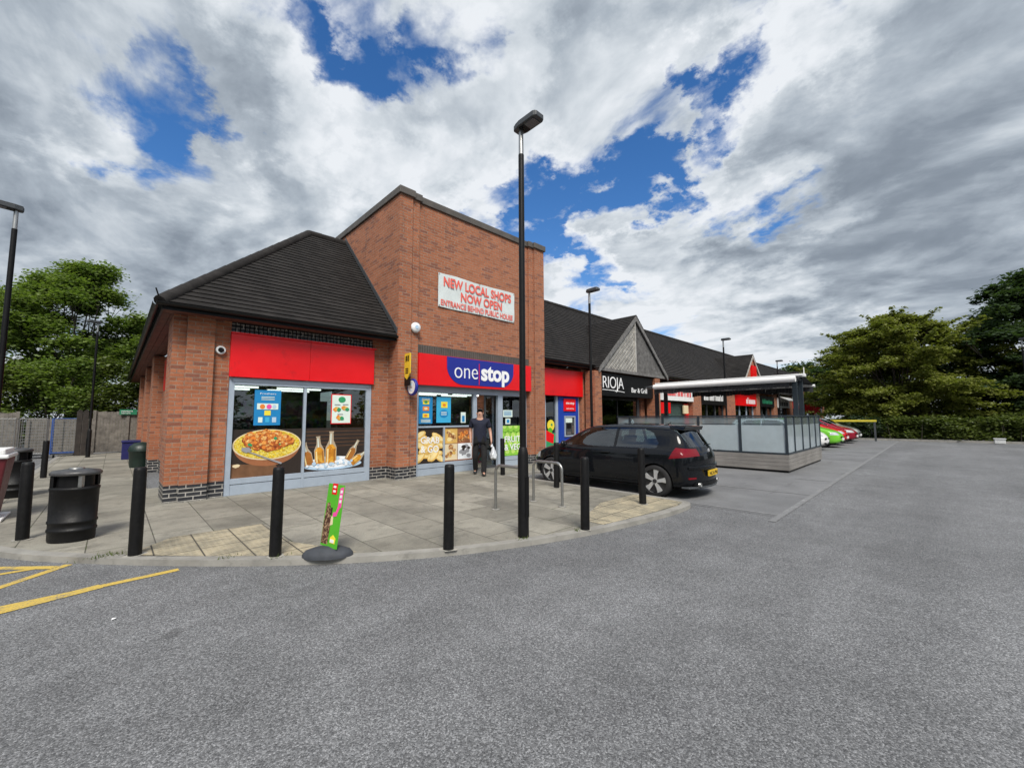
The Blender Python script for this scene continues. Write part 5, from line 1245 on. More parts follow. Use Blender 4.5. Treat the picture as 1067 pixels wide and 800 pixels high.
    if detail:
        b = MB(); b.add([(-.53, -1.50, 1.452), (.53, -1.50, 1.452), (.53, -1.84, 1.43), (-.53, -1.84, 1.43), (-.57, -1.54, 1.39), (.57, -1.54, 1.39), (.55, -1.80, 1.345), (-.55, -1.80, 1.345)], [(0, 1, 2, 3), (7, 6, 5, 4), (3, 2, 6, 7), (0, 3, 7, 4), (1, 5, 6, 2), (0, 4, 5, 1)], paint); P_(b, 'roof_spoiler', bevel=.012)
        b = MB(); bar(b, -.80, .80, -2.175, -2.05, .60, .655, paint); P_(b, 'bumper_step', bevel=.01)
        b = MB(); bar(b, -.62, .62, -2.15, -2.0, .25, .33, M['black']); bar(b, -.80, .80, -2.16, -2.0, .215, .25, M['grey']); P_(b, 'rear_diffuser', bevel=.01)
        b = MB()
        for x in (-.52, .52): b.lathe([(.04, 0), (.042, -.14), (.034, -.14), (.03, -.05)], (x, -1.96, .285), M['steel'], 14, axis='y')
        P_(b, 'exhaust_pipe')
        b = MB(); b.lathe([(.05, 0), (.05, -.012)], (0, -2.09, .93), rimm, 18, axis='y'); P_(b, 'badge')
        for s in (-1, 1):
            b = MB(); bar(b, min(s*.60, s*.78), max(s*.60, s*.78), -2.15, -2.06, .40, .435, redl, 4); P_(b, 'reflector')
        b = MB(); b.tube([(-.1, -1.3, 1.455), (-.1, -1.38, 1.52)], .008, M['black'], 6); P_(b, 'aerial')
        b = MB(); b.tube([(0, -2.02, 1.06), (.35, -2.02, 1.05)], .009, M['black'], 6); P_(b, 'rear_wiper')
    b = MB(); y = -2.175 if detail else -2.15
    b.box(-.26, .26, y, y+.03, .44, .55, M['plate']); 
    if plate: text(b, plate, -.235, y-.003, .462, .47, .068, M['black'], .02)
    P_(b, 'number_plate', fix=False)
    b = MB(); b.box(-.26, .26, 2.115, 2.14, .37, .48, M['white']); P_(b, 'number_plate')
    b = MB(); b.box(-.45, .45, 2.10, 2.125, .50, .57, M['black']); b.box(-.5, .5, 2.085, 2.11, .27, .36, M['black']); P_(b, 'grille')
    return root
M['gloss'] = plain('gloss_black', (.008, .008, .009), .08, coat=1.); M['plate'] = plain('yellow_plate', (.75, .48, .02), .4, var=.03)
make_car('black hatchback parked nose to the shops, showing its yellow rear plate', 'car', carpaint('black_car_paint', (.006, .007, .009)), (8.42, 5.22, .006), radians(2.6), 'NC16 PNJ', True, .965)
cars = [('white car parked nose out just beyond the glass terrace', (.7, .7, .69), 23.9, 5.75, 0), ('bright green car parked nose out between the white and red ones', (.16, .48, .04), 26.4, 5.5, 0), ('bright red car parked nose out beyond the green one', (.5, .02, .03), 28.8, 5.6, 0),
        ('dark red car parked nose out, behind the bright red one', (.22, .01, .025), 31.2, 5.45, 0), ('silver car parked nose out farthest along the row by the hedge', (.4, .42, .43), 33.3, 5.5, .7)]
for lab, c, x, y, mt in cars: make_car(lab, 'car', carpaint('car_paint', c, mt), (x, y, .006), pi, None, False, 1., 'cars parked by the far hedge')

# ------------------------------------------------------------------ the man
skinm = plain('skin', (.50, .28, .20), .55, var=.08); navyc = plain('navy_polo', (.007, .010, .026), .85, var=.15, bump=.2, bscale=25); trous = plain('black_trousers', (.009, .009, .010), .9, var=.2, bump=.2, bscale=20); hairm = plain('dark_hair', (.02, .015, .012), .7); shoem = plain('black_shoes', (.008, .008, .008), .4)
def skinned(name, verts, edges, radii, mat, root, lv=2):
    me = bpy.data.meshes.new(name); me.from_pydata(verts, edges, []); me.update()
    o = bpy.data.objects.new(name, me); COL.objects.link(o)
    sk = o.modifiers.new('skin', 'SKIN'); sk.use_smooth_shade = True
    for i, r in enumerate(radii):
        r = r if hasattr(r, '__len__') else (r, r); me.skin_vertices[0].data[i].radius = r; me.skin_vertices[0].data[i].use_root = (i == 0)
    s = o.modifiers.new('sub', 'SUBSURF'); s.levels = lv; s.render_levels = lv
    me2 = bpy.data.meshes.new_from_object(o.evaluated_get(C.evaluated_depsgraph_get())); bpy.data.objects.remove(o)
    me2.name = name; me2.materials.clear(); me2.materials.append(mat)
    for p in me2.polygons: p.use_smooth = True; p.material_index = 0
    o = bpy.data.objects.new(name, me2); COL.objects.link(o)
    if root: o.parent = root
    return o
# local frame: +y is the way he faces, x his right... built facing -y (towards the camera), z up
man = thing('person', 'man in navy polo shirt and black trousers walking out with a white bag', 'person', (6.98, 8.44, ZP))
J = dict(pel=(0, 0, .96), waist=(0, -.005, 1.08), chest=(0, -.01, 1.30), sho=(0, .0, 1.44), neck=(0, -.015, 1.52), head0=(0, -.03, 1.60), head1=(0, -.025, 1.69),
         shl=(.19, .01, 1.43), ell=(.27, .04, 1.16), wrl=(.30, -.06, .93), hal=(.305, -.085, .85), shr=(-.19, .01, 1.43), elr=(-.26, .07, 1.17), wrr=(-.24, -.02, .93), har=(-.235, -.045, .85),
         hpl=(.10, 0, .92), knl=(.115, -.10, .50), anl=(.105, -.13, .09), tol=(.125, -.27, .035), hpr=(-.10, 0, .92), knr=(-.125, -.02, .50), anr=(-.12, .22, .15), tor=(-.14, .11, .035))
nm = list(J); ix = {k: i for i, k in enumerate(nm)}
ed = [('pel', 'waist'), ('waist', 'chest'), ('chest', 'sho'), ('sho', 'neck'), ('neck', 'head0'), ('head0', 'head1'), ('sho', 'shl'), ('shl', 'ell'), ('ell', 'wrl'), ('wrl', 'hal'), ('sho', 'shr'), ('shr', 'elr'), ('elr', 'wrr'), ('wrr', 'har'),
      ('pel', 'hpl'), ('hpl', 'knl'), ('knl', 'anl'), ('anl', 'tol'), ('pel', 'hpr'), ('hpr', 'knr'), ('knr', 'anr'), ('anr', 'tor')]
R_ = dict(pel=(.14, .11), waist=(.14, .11), chest=(.15, .11), sho=(.09, .08), neck=.062, head0=(.074, .09), head1=(.077, .096), shl=.06, ell=.042, wrl=.029, hal=(.04, .022), shr=.06, elr=.042, wrr=.029, har=(.04, .022), hpl=.085, knl=.058, anl=.036, tol=.03, hpr=.085, knr=.058, anr=.036, tor=.03)
body = skinned('body', [J[k] for k in nm], [(ix[a], ix[b]) for a, b in ed], [R_[k] for k in nm], skinm, man)
def sk2(name, J2, E2, R2, mat, lv=2):
    nn = list(J2); i2 = {k: i for i, k in enumerate(nn)}
    return skinned(name, [J2[k] for k in nn], [(i2[a], i2[b]) for a, b in E2], [R2[k] for k in nn], mat, man, lv)
V = lambda a, b, f: tuple(Vector(J[a]).lerp(Vector(J[b]), f))
sk2('polo_shirt', dict(w=(0, -.005, 1.08), h=(0, 0, .855), c=J['chest'], s=J['sho'], n=(0, -.012, 1.515), l=J['shl'], l2=V('shl', 'ell', .72), r=J['shr'], r2=V('shr', 'elr', .72)), [('w', 'h'), ('w', 'c'), ('c', 's'), ('s', 'n'), ('s', 'l'), ('l', 'l2'), ('s', 'r'), ('r', 'r2')],
    dict(w=(.19, .165), h=(.205, .17), c=(.195, .15), s=(.135, .11), n=.076, l=.095, l2=.078, r=.095, r2=.078), navyc)
sk2('trousers', dict(p=(0, 0, .90), hl=J['hpl'], kl=J['knl'], al=(.105, -.125, .03), hr=J['hpr'], kr=J['knr'], ar=(-.122, .225, .09)), [('p', 'hl'), ('hl', 'kl'), ('kl', 'al'), ('p', 'hr'), ('hr', 'kr'), ('kr', 'ar')], dict(p=(.155, .12), hl=.105, kl=.078, al=.072, hr=.105, kr=.078, ar=.072), trous)
for s, a, t_, e in ((1, (.105, -.10, .045), (.125, -.28, .038), 0), (-1, (-.12, .24, .10), (-.14, .09, .035), 0)):
    nn = skinned('shoe', [a, tuple((Vector(a)+Vector(t_))/2), t_], [(0, 1), (1, 2)], [(.055, .05), (.055, .045), (.052, .036)], shoem, man)
# hands: palm is in the body; four fingers and a thumb each
def hand(side, w, h, curl):
    w, h = Vector(w), Vector(h); d = (h-w).normalized(); b = []
    lat = Vector((0, -1, 0)); lat = (lat-d*lat.dot(d)).normalized(); inn = d.cross(lat)*side
    vs, es, rs = [], [], []
    for k, L_ in enumerate((.072, .08, .075, .06)):
        o = h+lat*(.030-.020*k)+d*.012; p1 = o+d*L_*.45+inn*.006; p2 = p1+(d*(1-curl)+inn*curl)*L_*.35; p3 = p2+(d*(1-2*curl)+inn*1.3*curl).normalized()*L_*.3
        fo = skinned('finger', [tuple(q) for q in (o-d*.02, p1, p2, p3)], [(0, 1), (1, 2), (2, 3)], [.0095, .009, .0085, .0075], skinm, None, 1); b.append(fo)
    o = h-d*.03+lat*.035; p1 = o+lat*.022+d*.03; p2 = p1+d*.03+inn*.01
    b.append(skinned('thumb', [tuple(q) for q in (o-lat*.015, o, p1, p2)], [(0, 1), (1, 2), (2, 3)], [.013, .0125, .0105, .009], skinm, None, 1))
    return b
fg = hand(1, J['wrl'], J['hal'], .75)+hand(-1, J['wrr'], J['har'], .45)
# merge fingers into the body mesh
bmB = bmesh.new(); bmB.from_mesh(body.data)
for f in fg: bmB.from_mesh(f.data); bpy.data.objects.remove(f)
# face: nose, ears, eye sockets
def ball(bmx, c, r, sx=1, sy=1, sz=1):
    q = bmesh.ops.create_uvsphere(bmx, u_segments=12, v_segments=8, radius=r)
    for v in q['verts']: v.co = Vector((v.co.x*sx+c[0], v.co.y*sy+c[1], v.co.z*sz+c[2]))
    for v in q['verts']:
        for f in v.link_faces: f.smooth = True
hc = Vector((0, -.03, 1.645))
ball(bmB, (0, -.122, 1.635), .016, .85, 1.2, 1.7); ball(bmB, (.086, -.02, 1.635), .02, .4, .8, 1.5); ball(bmB, (-.086, -.02, 1.635), .02, .4, .8, 1.5)
ball(bmB, (0, -.075, 1.565), .035, 1.1, .8, .8)
bmB.to_mesh(body.data); bmB.free()
for pgn in body.data.polygons: pgn.use_smooth = True
bmx = bmesh.new(); ball(bmx, (.031, -.112, 1.66), .008, 1.2, .6, .8); ball(bmx, (-.031, -.112, 1.66), .008, 1.2, .6, .8); me = bpy.data.meshes.new('eyes'); bmx.to_mesh(me); bmx.free(); me.materials.append(shoem); o = bpy.data.objects.new('eyes', me); COL.objects.link(o); o.parent = man
bmx = bmesh.new(); ball(bmx, (0, -.115, 1.597), .012, 2., .4, .4); me = bpy.data.meshes.new('mouth'); bmx.to_mesh(me); bmx.free(); me.materials.append(plain('lips', (.25, .09, .07), .5)); o = bpy.data.objects.new('mouth', me); COL.objects.link(o); o.parent = man
bmx = bmesh.new(); ball(bmx, (0, .004, 1.70), .083, .92, 1.10, .90)
bmesh.ops.bisect_plane(bmx, geom=bmx.verts[:]+bmx.edges[:]+bmx.faces[:], plane_co=(0, -.06, 1.735), plane_no=(0, -.80, -.6), clear_outer=True)
ball(bmx, (0, .03, 1.65), .074, 1, .75, 1.0)
me = bpy.data.meshes.new('hair'); bmx.to_mesh(me); bmx.free(); me.materials.append(hairm); o = bpy.data.objects.new('hair', me); COL.objects.link(o); o.parent = man
man.rotation_euler = (0, 0, radians(-42)); man.scale = (1.0, 1.0, .985)
# carrier bag hanging from his left hand
bag = thing('carrier_bag', 'white plastic carrier bag hanging from the man\'s hand', 'bag', tuple(man.location)); bag.rotation_euler = man.rotation_euler
bagm = plain('white_plastic_bag', (.62, .65, .68), .35, var=.12, scale=25, bump=.6, bscale=18)
b = MB(); hx, hy, hz = J['hal'][0]+.01, J['hal'][1]-.0, .80
def bagp(u, v):
    a = 6.2832*u; w = .045+.15*min(1, v*1.7)**.8; d = .02+.075*min(1, v*1.6); w *= (1 if v < .85 else 1-.5*((v-.85)/.15)**2); d *= (1 if v < .85 else 1-.6*((v-.85)/.15)**2)
    cr = 1+.06*sin(5*a+v*7)+.04*sin(9*a-v*11)
    return (hx+.03+d*cos(a)*cr+.02*v, hy+w*sin(a)*cr-.02*v, hz-.05-.33*v+.012*sin(3*a))
b.grid(bagp, 36, 18, bagm); n_ = len(b.v); b.add([bagp(k/36, 1.) for k in range(36)], [list(range(36))], bagm); o = b.build('bag_body', fix=False); o.parent = bag
b = MB(); 
for s in (-1, 1): b.tube([(hx+.0+s*.012, hy-.05, hz-.06), (hx+s*.008, hy-.012, hz+.01), (hx+s*.008, hy+.012, hz+.01), (hx+s*.012, hy+.05, hz-.06)], [.02, .01, .01, .02], bagm, 8)
o = b.build('bag_handle'); o.parent = bag
b = MB(); b.obox((hx-.055, hy-.0, hz-.22), (.002, 0, 0), (0, .05, 0), (0, 0, .045), G['skyb']); o = b.build('printed_logo'); o.parent = bag
# ------------------------------------------------------------------ trees, shrubs, hedges
def leafmat(name, c, c2, trans=.45):
    m, t, p = newmat(name); t.n.remove(p); out = t.n['Material Output']; geo = t.new('ShaderNodeNewGeometry')
    r = geo.outputs['Random Per Island']; n = t.noise(geo.outputs['Position'], .55, 4, .6)
    f = t.math('ADD', t.math('MULTIPLY', r, .65), t.math('MULTIPLY', t.mrange(n, .3, .7), .35))
    col = t.mix(f, rgba(c), rgba(c2))
    d = t.new('ShaderNodeBsdfDiffuse', ins={0: col}); tr = t.new('ShaderNodeBsdfTranslucent', ins={0: t.mix(1., col, (1.1, 1.25, .5, 1), 'MULTIPLY')}); g = t.new('ShaderNodeBsdfGlossy', ins={0: (.4, .42, .4, 1), 'Roughness': .45})
    s = t.new('ShaderNodeMixShader', ins={0: trans, 1: d.outputs[0], 2: tr.outputs[0]})
    t.l.new(t.new('ShaderNodeMixShader', ins={0: .05, 1: s.outputs[0], 2: g.outputs[0]}).outputs[0], out.inputs[0]); return m
M['leaf_a'] = leafmat('leaves_mid_green', (.095, .155, .035), (.23, .295, .08))
M['leaf_b'] = leafmat('leaves_olive', (.125, .15, .028), (.25, .265, .06))
M['leaf_c'] = leafmat('leaves_dark', (.028, .052, .026), (.07, .105, .042))
M['leaf_h'] = leafmat('leaves_hedge', (.06, .09, .022), (.15, .18, .045))
M['bark'] = plain('bark', (.055, .045, .035), .9, var=.4, scale=8, bump=.5, bscale=25)
def leaves(name, clumps, n, size, mat, rng, parent, droop=0., flatness=.5):
    """clumps: (cx,cy,cz, rx,ry,rz); small bent leaf pairs through each clump's volume, denser near its shell"""
    vs, fs = [], []
    tot = sum((c[3]*c[4]*c[5])**.67 for c in clumps)
    for c in clumps:
        k = int(n*(c[3]*c[4]*c[5])**.67/tot)
        for _ in range(k):
            a = rng.uniform(0, 6.2832); z = rng.uniform(-1, 1); rr = min(abs(rng.gauss(.60, .34)), 1.7); q = sqrt(1-z*z)
            p = Vector((c[0]+c[3]*rr*q*cos(a), c[1]+c[4]*rr*q*sin(a), c[2]+c[5]*rr*z))
            th = rng.uniform(0, 6.2832); tilt = rng.gauss(0, 1)*(1-flatness)
            u = Vector((cos(th), sin(th), rng.uniform(-.5, .2)-droop)).normalized(); w = u.cross(Vector((rng.gauss(0, .6*(1-flatness)+.2), rng.gauss(0, .6*(1-flatness)+.2), 1)).normalized()).normalized()
            L_ = size*rng.uniform(.6, 1.3); B = L_*.42; up = u.cross(w)*L_*.12
            i = len(vs)
            vs += [tuple(p), tuple(p+u*L_*.5+w*B+up), tuple(p+u*L_), tuple(p+u*L_*.5-w*B+up)]
            fs += [(i, i+1, i+2), (i, i+2, i+3)]
    me = bpy.data.meshes.new(name); me.from_pydata(vs, [], fs); me.materials.append(mat); me.update()
    o = bpy.data.objects.new(name, me); COL.objects.link(o); o.parent = parent; return o
def tree(label, loc, trunk_h, trunk_r, clumps, n, size, mat, seed, flatness=.5, droop=0., group=None, cat='tree', name='tree'):
    rng = random.Random(seed); t = thing(name, label, cat, loc, group); b = MB()
    b.tube([(0, 0, -.1), (.05*trunk_h*.2, 0, trunk_h*.4), (0, .04*trunk_h, trunk_h), (0, 0, trunk_h*1.5)], [trunk_r*1.25, trunk_r, trunk_r*.8, trunk_r*.4], M['bark'], 12)
    for c in clumps[::max(1, len(clumps)//34)]:
        h0 = trunk_h*rng.uniform(.6, 1.25); p0 = Vector((0, 0, h0)); p2 = Vector(c[:3]); p1 = p0.lerp(p2, .5)+Vector((rng.uniform(-.3, .3), rng.uniform(-.3, .3), -.1*(p2-p0).length*rng.random()))
        b.tube([p0, p1, p2], [trunk_r*.3, trunk_r*.15, trunk_r*.04], M['bark'], 6)
        for _ in range(2):
            e = p2+Vector((rng.uniform(-1, 1)*c[3], rng.uniform(-1, 1)*c[4], rng.uniform(-.6, .9)*c[5])); b.tube([p1.lerp(p2, .6), e], [trunk_r*.08, trunk_r*.02], M['bark'], 5)
    b.build('trunk', fix=False).parent = t
    leaves('crown', clumps, n, size, mat, rng, t, droop, flatness); return t
def crown_clumps(rng, rx, ry, z0, z1, k, s, sz=.7, power=1.):
    out = []
    for i in range(k):
        a = rng.uniform(0, 6.2832); h = rng.random(); zz = z0+(z1-z0)*h; prof = (sin(pi*(.12+.80*h)))**power; rr = rng.random()**.5
        q = rng.uniform(.7, 1.3)*s; out.append((rx*prof*rr*cos(a), ry*prof*rr*sin(a), zz, q, q, q*sz))
    return out
r = random.Random(11)
tree('large leafy mid-green tree behind the fence left of the shop, sky showing through gaps', (-1.9, 36, 0), 3.4, .28, crown_clumps(r, 3.7, 3.6, 2.4, 10.9, 105, .8, .6), 80000, .19, M['leaf_a'], 21)
tree('leafy green tree at the left edge of the photo, lower than its neighbour', (-6.6, 36.5, 0), 3., .25, crown_clumps(r, 3.4, 3.2, 2.6, 8.4, 70, .85, .6), 42000, .2, M['leaf_a'], 22)
r = random.Random(5)
for i, (x, y, h, lab) in enumerate(((-5.2, 30.5, 3.2, 'dark overgrown shrub behind the left board fence'), (-2.3, 30.8, 3.4, 'dark overgrown shrub behind the wire cages'), (.9, 30.5, 3.6, 'dark overgrown shrub behind the fence beside the shop wall'))):
    tree(lab, (x, y, 0), 1., .1, crown_clumps(r, 2.0, 1.1, .6, h+1.1, 34, .75, .8, .4), 15000, .16, M['leaf_h'] if i != 1 else M['leaf_a'], 40+i, cat='shrub', name='shrub')
# wide cherry-like tree: sprays in flat layers
r = random.Random(17); cl = []
def sprays(r, k, RX, RY, z0, z1, s, prof, droop):
    out = []
    for _ in range(k):   # each spray: three flat clumps running outwards and slightly down, the last one small
        a = r.uniform(0, 6.2832); h = r.random(); R1 = prof(h)*r.uniform(.12, 1.06)**.7; q = r.uniform(.75, 1.2)*s; zz = z0+(z1-z0)*h
        for j, (f, g) in enumerate(((.72, 1.), (.9, .8), (1.05, .45))):
            out.append((RX*R1*f*cos(a), RY*R1*f*sin(a), zz-droop*j*q+r.uniform(-.3, .3), q*g*1.1, q*g*1.1, q*g*.48))
    return out
dome = lambda h: (min(1, .78+.9*h) if h < .25 else max(.02, 1-((h-.25)/.75)**2.1)**.6)
cl = sprays(r, 270, 5.5, 6.0, 1.2, 9.0, .66, dome, .10)
for k in range(26):
    a = r.uniform(0, 6.2832); h = r.uniform(.45, 1); R1 = dome(h)
    for j in range(4): cl.append((5.5*(R1*1.0+.06*j)*cos(a), 6.0*(R1*1.0+.06*j)*sin(a), 1.2+7.8*h+.16*j, .34-.07*j, .34-.07*j, .2-.03*j))
tree('wide spreading olive-green tree with flat layered branches beyond the car park', (42, 2.0, 0), 2.0, .3, cl, 150000, .18, M['leaf_b'], 23, .6, .3)
r = random.Random(29)
tree('tall dark green tree at the right edge of the photo, behind the olive one', (46.5, -5.2, 0), 3.5, .4, sprays(r, 130, 6.2, 6.2, 1.6, 11.5, 1.0, dome, .12), 80000, .26, M['leaf_c'], 24, .65, .15)
tree('dark tree standing behind the olive tree, only its top and left side showing', (53, 5.2, 0), 3., .3, crown_clumps(r, 5., 5., 2., 8.2, 44, 1.3, .55), 20000, .34, M['leaf_c'], 25, .6)
tree('dark green tree low beyond the right end of the hedge', (48, -13.5, 0), 3., .35, sprays(r, 70, 6., 6., 1.0, 11, 1.3, dome, .1), 30000, .34, M['leaf_c'], 26, .6)
tree('dark green tree beyond the far end of the shops', (66, 12, 0), 3., .35, crown_clumps(r, 5., 5., 2., 8.5, 36, 1.4, .6), 14000, .36, M['leaf_c'], 27, .6)
for i, (x, y) in enumerate(((43.5, -4.5), (43, -8.5), (44, -12.5), (47, 1.0))):
    tree(['dark bush under the tall dark tree, nearest the olive tree', 'dark bush behind the hedge below the right edge lamp', 'dark bush farthest right behind the hedge', 'dark bush behind the trunk of the olive tree'][i], (x, y, 0), 1., .1, crown_clumps(r, 2.6, 2.4, .3, 3.8, 30, 1.0, .7, .4), 9000, .26, M['leaf_c'], 60+i, cat='bush', name='bush')
def hedge(label, x0, x1, y0, y1, h, n, seed, mat, size=.13):
    rng = random.Random(seed); t = thing('hedge', label, 'hedge', ((x0+x1)/2, (y0+y1)/2, 0)); cl = []
    L_ = max(x1-x0, y1-y0); k = int(L_/.55)
    for i in range(k):
        f = (i+.5)/k
        for j in range(3):
            cx = x0+(x1-x0)*(f if x1-x0 > y1-y0 else rng.uniform(.2, .8)); cy = y0+(y1-y0)*(f if y1-y0 > x1-x0 else rng.uniform(.2, .8))
            q = rng.uniform(.38, .6); cl.append((cx-(x0+x1)/2, cy-(y0+y1)/2, (.22+.28*j)*h+rng.uniform(-.05, .12), q*1.1, q*1.1, q*.75))
    b = MB(); 
    for i in range(k*2): xx_, yy_ = rng.uniform(x0, x1)-(x0+x1)/2, rng.uniform(y0, y1)-(y0+y1)/2; b.tube([(xx_, yy_, 0), (xx_+rng.uniform(-.2, .2), yy_+rng.uniform(-.2, .2), h*.7)], [.02, .008], M['bark'], 5)
    b.build('stems', fix=False).parent = t
    leaves('foliage', cl, n, size, mat, rng, t, 0, .4); return t
hedge('long trimmed green hedge along the far end of the car park', 36.3, 37.8, -9.5, 2.6, 1.5, 26000, 51, M['leaf_h'], .16)
hedge('dark low hedge behind the parked cars, left of the long trimmed one', 36.4, 37.8, 2.7, 8.4, 1.45, 10000, 52, M['leaf_c'], .16)
hedge('second hedge set back behind the long trimmed one at the far right', 39.5, 41.5, -12, -1, 1.9, 12000, 53, M['leaf_h'], .18)
# unseen trees and hedge, added to block the bright horizon and darken reflections
r = random.Random(71); bt = tree('unseen leafy tree beyond the view, added to darken reflections', (4, -24, 0), 2.5, .3, crown_clumps(r, 4.6, 4.6, 1.0, 8.5, 40, 1.6, .7), 9000, .55, M['leaf_a'], 72, group='unseen trees added to darken reflections')
for i, (x, y) in enumerate(((-6, -23), (14, -25), (24, -24), (35, -25), (-15, -20), (-24, -12), (-27, -3), (-26, 6), (-25, 15), (-22, 24), (-17, 32), (-13, 38))): dup(bt, (x, y, 0), 'unseen leafy tree beyond the view, added to darken reflections', rz=i*1.3)
hedge('unseen hedge behind the viewer, added to darken reflections in the shop windows', -20, 34, -19, -17.5, 1.8, 9000, 54, M['leaf_h'], .4)

# ------------------------------------------------------------------ weeds at the kerb
rng = random.Random(9); vs, fs = [], []
for cx, cy, n_, s in ((.06, 6.42, 60, .1), (-.02, 6.45, 30, .12), (.95, 5.42, 24, .05), (3.72, 3.66, 30, .05), (4.5, 3.4, 24, .05), (1.36, 5.03, 16, .05)):
    for _ in range(n_):
        x, y = rng.gauss(cx, s), rng.gauss(cy, s*.6); a = rng.uniform(0, 6.28); h = rng.uniform(.015, .05); l = rng.uniform(.01, .04); i = len(vs)
        vs += [(x-.004*sin(a), y+.004*cos(a), ZP+.004), (x+.004*sin(a), y-.004*cos(a), ZP+.004), (x+l*cos(a), y+l*sin(a), ZP+h)]; fs.append((i, i+1, i+2))
me = bpy.data.meshes.new('kerb_weeds'); me.from_pydata(vs, [], fs); me.materials.append(M['leaf_h']); o = bpy.data.objects.new('kerb_weeds', me); COL.objects.link(o); tag(o, 'tufts of grass and moss growing in the joint at the kerb', 'weeds', kind='stuff')
t = thing('litter', 'scrap of white litter on the asphalt near the yellow lines', 'litter', (.08, 4.55, 0)); part(MB().poly([(.07, 4.54, .006), (.10, 4.55, .010), (.10, 4.57, .008), (.075, 4.565, .014)], M['white']), 'paper', t, fix=False)

# ------------------------------------------------------------------ sky and sun
SUN_EL, SUN_AZ = radians(48), radians(-125)      # azimuth of the sun, from +x towards +y
w = bpy.data.worlds.new('World'); SC.world = w; w.use_nodes = True; t = NT(w.node_tree); bg = t.n['Background']
sky = t.new('ShaderNodeTexSky', sky_type='NISHITA'); sky.sun_disc = False; sky.sun_elevation = SUN_EL; sky.sun_rotation = pi/2-SUN_AZ; sky.air_density = 1.; sky.dust_density = .4; sky.ozone_density = 2.5
d = t.vmath('NORMALIZE', t.new('ShaderNodeTexCoord').outputs['Generated'])
def ray(u, v): 
    return (FW+RT*((u-533.5)/427.8)+UP*((400-v)/427.8)).normalized()
s = t.new('ShaderNodeSeparateXYZ', ins={0: d}); zz = t.math('MAXIMUM', s.outputs[2], 0.)
den = t.math('ADD', zz, .22)
P2 = t.new('ShaderNodeCombineXYZ', ins={0: t.math('DIVIDE', s.outputs[0], den), 1: t.math('DIVIDE', s.outputs[1], den), 2: 3.7}).outputs[0]
wn = t.noise(P2, 3.2, 8, .62, out=1)
dw = t.vmath('NORMALIZE', t.vmath('ADD', d, t.vmath('MULTIPLY', t.vmath('SUBTRACT', wn, (.5, .5, .5)), (.75, .75, .4))))
def blobsum(lst, rk=1.):
    acc = None
    for u, v, rad, amp in lst:
        dt = t.vmath('DOT_PRODUCT', dw, tuple(ray(u, v)), out=1)
        q = t.math('MULTIPLY', t.mrange(dt, cos(radians(rad*rk)), 1.), amp)
        acc = q if acc is None else t.math('ADD', acc, q)
    return acc
HOLEK = .78
HOLES = [(120, 100, 7, -.34), (160, 155, 5, -.42), (140, 60, 5, -.22), (195, 90, 4, -.3), (325, 30, 4.5, -.38), (355, 60, 4, -.35), (260, 15, 4, -.28), (430, 40, 5, -.40), (395, 78, 3.5, -.3), (490, 8, 5, -.42), (230, 30, 4, -.3), (515, 215, 6.5, -.75), (590, 215, 6, -.75), (620, 262, 5, -.7), (655, 165, 4, -.5), (580, 265, 5, -.55), (650, 205, 4, -.5), (545, 180, 4, -.3),
         (735, 65, 3.5, -.5), (735, 130, 4, -.45), (770, 110, 4, -.4), (800, 80, 4, -.35), (705, 165, 5, -.5), (765, 235, 4, -.4), (805, 228, 4, -.45), (720, 250, 4, -.4), (890, 50, 3, -.4), (560, 5, 4, -.25), (690, 200, 4, -.3),
         (940, 190, 24, .35), (1000, 330, 22, .25), (720, 320, 14, .22), (640, 60, 9, .25), (40, 60, 14, .3), (60, 260, 24, .35), (290, 190, 14, .4), (420, 140, 10, .3), (450, 220, 5, .3), (250, 100, 6, .3), (400, 270, 12, .3), (200, 10, 6, .25), (570, 60, 7, .15)]
def cloudnoise(loc):
    mp = t.new('ShaderNodeMapping', ins={0: P2}); mp.inputs['Location'].default_value = loc; mp.inputs['Rotation'].default_value = (0, 0, radians(40)); mp.inputs['Scale'].default_value = (1.35, .95, 1)
    return t.noise(mp.outputs[0], 2.4, 12, .555, dist=.3)
n1 = cloudnoise((0, 0, 0)); n2 = cloudnoise((.07, .05, 0.02))
big = t.noise(P2, .8, 4, .5)
ctr = lambda x, k: t.math('MULTIPLY', t.math('SUBTRACT', x, .5), k)
base = t.math('ADD', ctr(n1, 3.4), ctr(big, .8))
den_ = t.math('ADD', t.math('ADD', base, .62), t.math('MULTIPLY', blobsum(HOLES, 1.25), HOLEK))
alpha = t.mrange(den_, .08, .66)
thick = t.mrange(den_, .34, 1.7)
n3 = cloudnoise((.21, .12, .3))
relief = t.math('ADD', t.math('MULTIPLY', t.math('SUBTRACT', n1, n2), 1.9), t.math('MULTIPLY', t.math('SUBTRACT', n3, .5), .5))
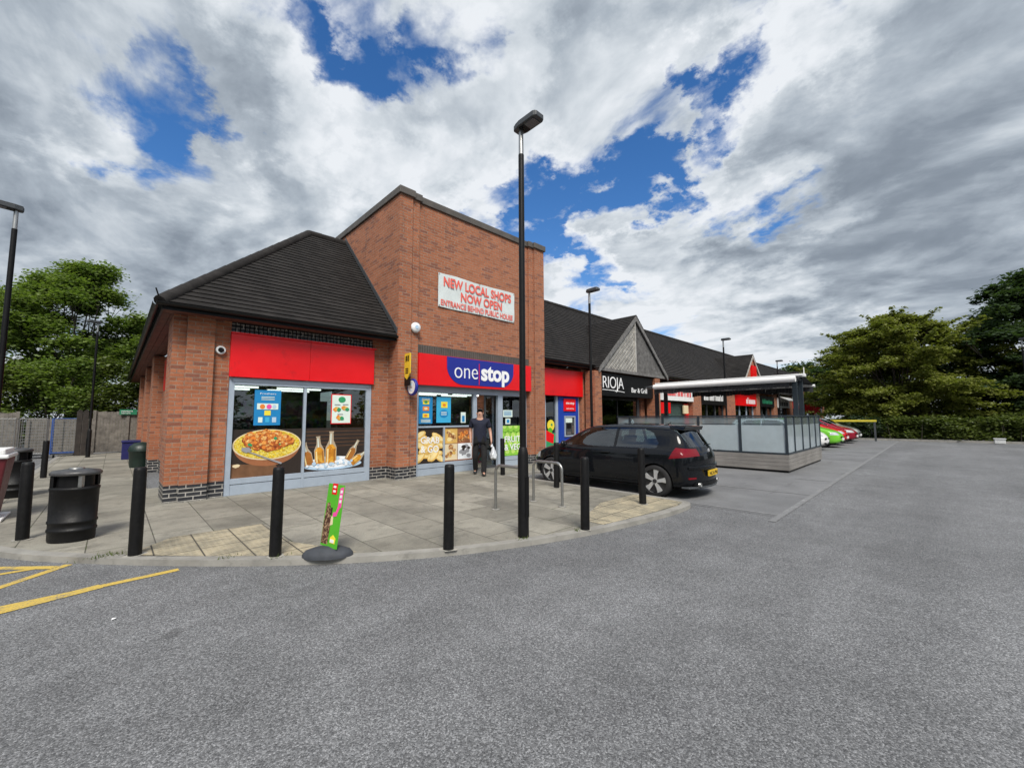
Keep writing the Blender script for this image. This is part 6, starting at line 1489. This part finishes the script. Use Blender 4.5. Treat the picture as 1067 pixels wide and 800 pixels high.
DARK = [(960, 170, 20, .16), (1060, 60, 16, .15), (40, 40, 18, .24), (60, 265, 16, .22), (220, 270, 12, .16), (640, 70, 10, .18), (1000, 310, 14, .16), (850, 300, 9, .12), (820, 215, 8, .14),
        (300, 140, 9, -.22), (170, 215, 9, -.20), (450, 200, 9, -.22), (760, 50, 10, -.12), (880, 20, 8, -.2), (610, 290, 9, -.25), (700, 330, 9, -.15), (20, 170, 10, -.1), (820, 350, 9, -.2), (20, 390, 8, -.2)]
shade = t.math('ADD', t.math('ADD', t.math('MULTIPLY', thick, .34), t.math('MULTIPLY', blobsum(DARK), 1.)), t.math('SUBTRACT', .08, relief))
cc = t.ramp(shade, [(0., (.96, 1.0, 1.05)), (.2, (.75, .81, .87)), (.45, (.48, .545, .62)), (.7, (.30, .352, .42)), (1., (.225, .27, .33))])
cc = t.mix(1., cc, (CLOUD, CLOUD, CLOUD, 1), 'MULTIPLY')
sk = t.new('ShaderNodeHueSaturation', ins={'Color': sky.outputs[0], 'Saturation': 1.3, 'Hue': .506, 'Value': SKYV}).outputs[0]
hz = t.mrange(s.outputs[2], .0, .16, .55, 0.)
colr = t.mix(alpha, sk, cc); colr = t.mix(hz, colr, t.mix(1., (.62, .66, .70, 1), (CLOUD, CLOUD, CLOUD, 1), 'MULTIPLY'))
t.l.new(colr, bg.inputs['Color']); bg.inputs['Strength'].default_value = .1
sl = bpy.data.lights.new('sun', 'SUN'); sl.energy = 2.2; sl.angle = radians(22); sl.color = (1, .95, .87); so_ = bpy.data.objects.new('sun', sl); COL.objects.link(so_)
so_.rotation_euler = Vector((-cos(SUN_EL)*cos(SUN_AZ), -cos(SUN_EL)*sin(SUN_AZ), -sin(SUN_EL))).to_track_quat('-Z', 'Y').to_euler()
v = SC.view_settings; SC.display_settings.display_device = 'sRGB'; v.view_transform = 'Standard'; v.look = 'None'; v.gamma = 1; v.use_curve_mapping = False; v.exposure = EXPO
SC.cycles.max_bounces = 6; SC.cycles.transparent_max_bounces = 12; SC.cycles.use_denoising = True
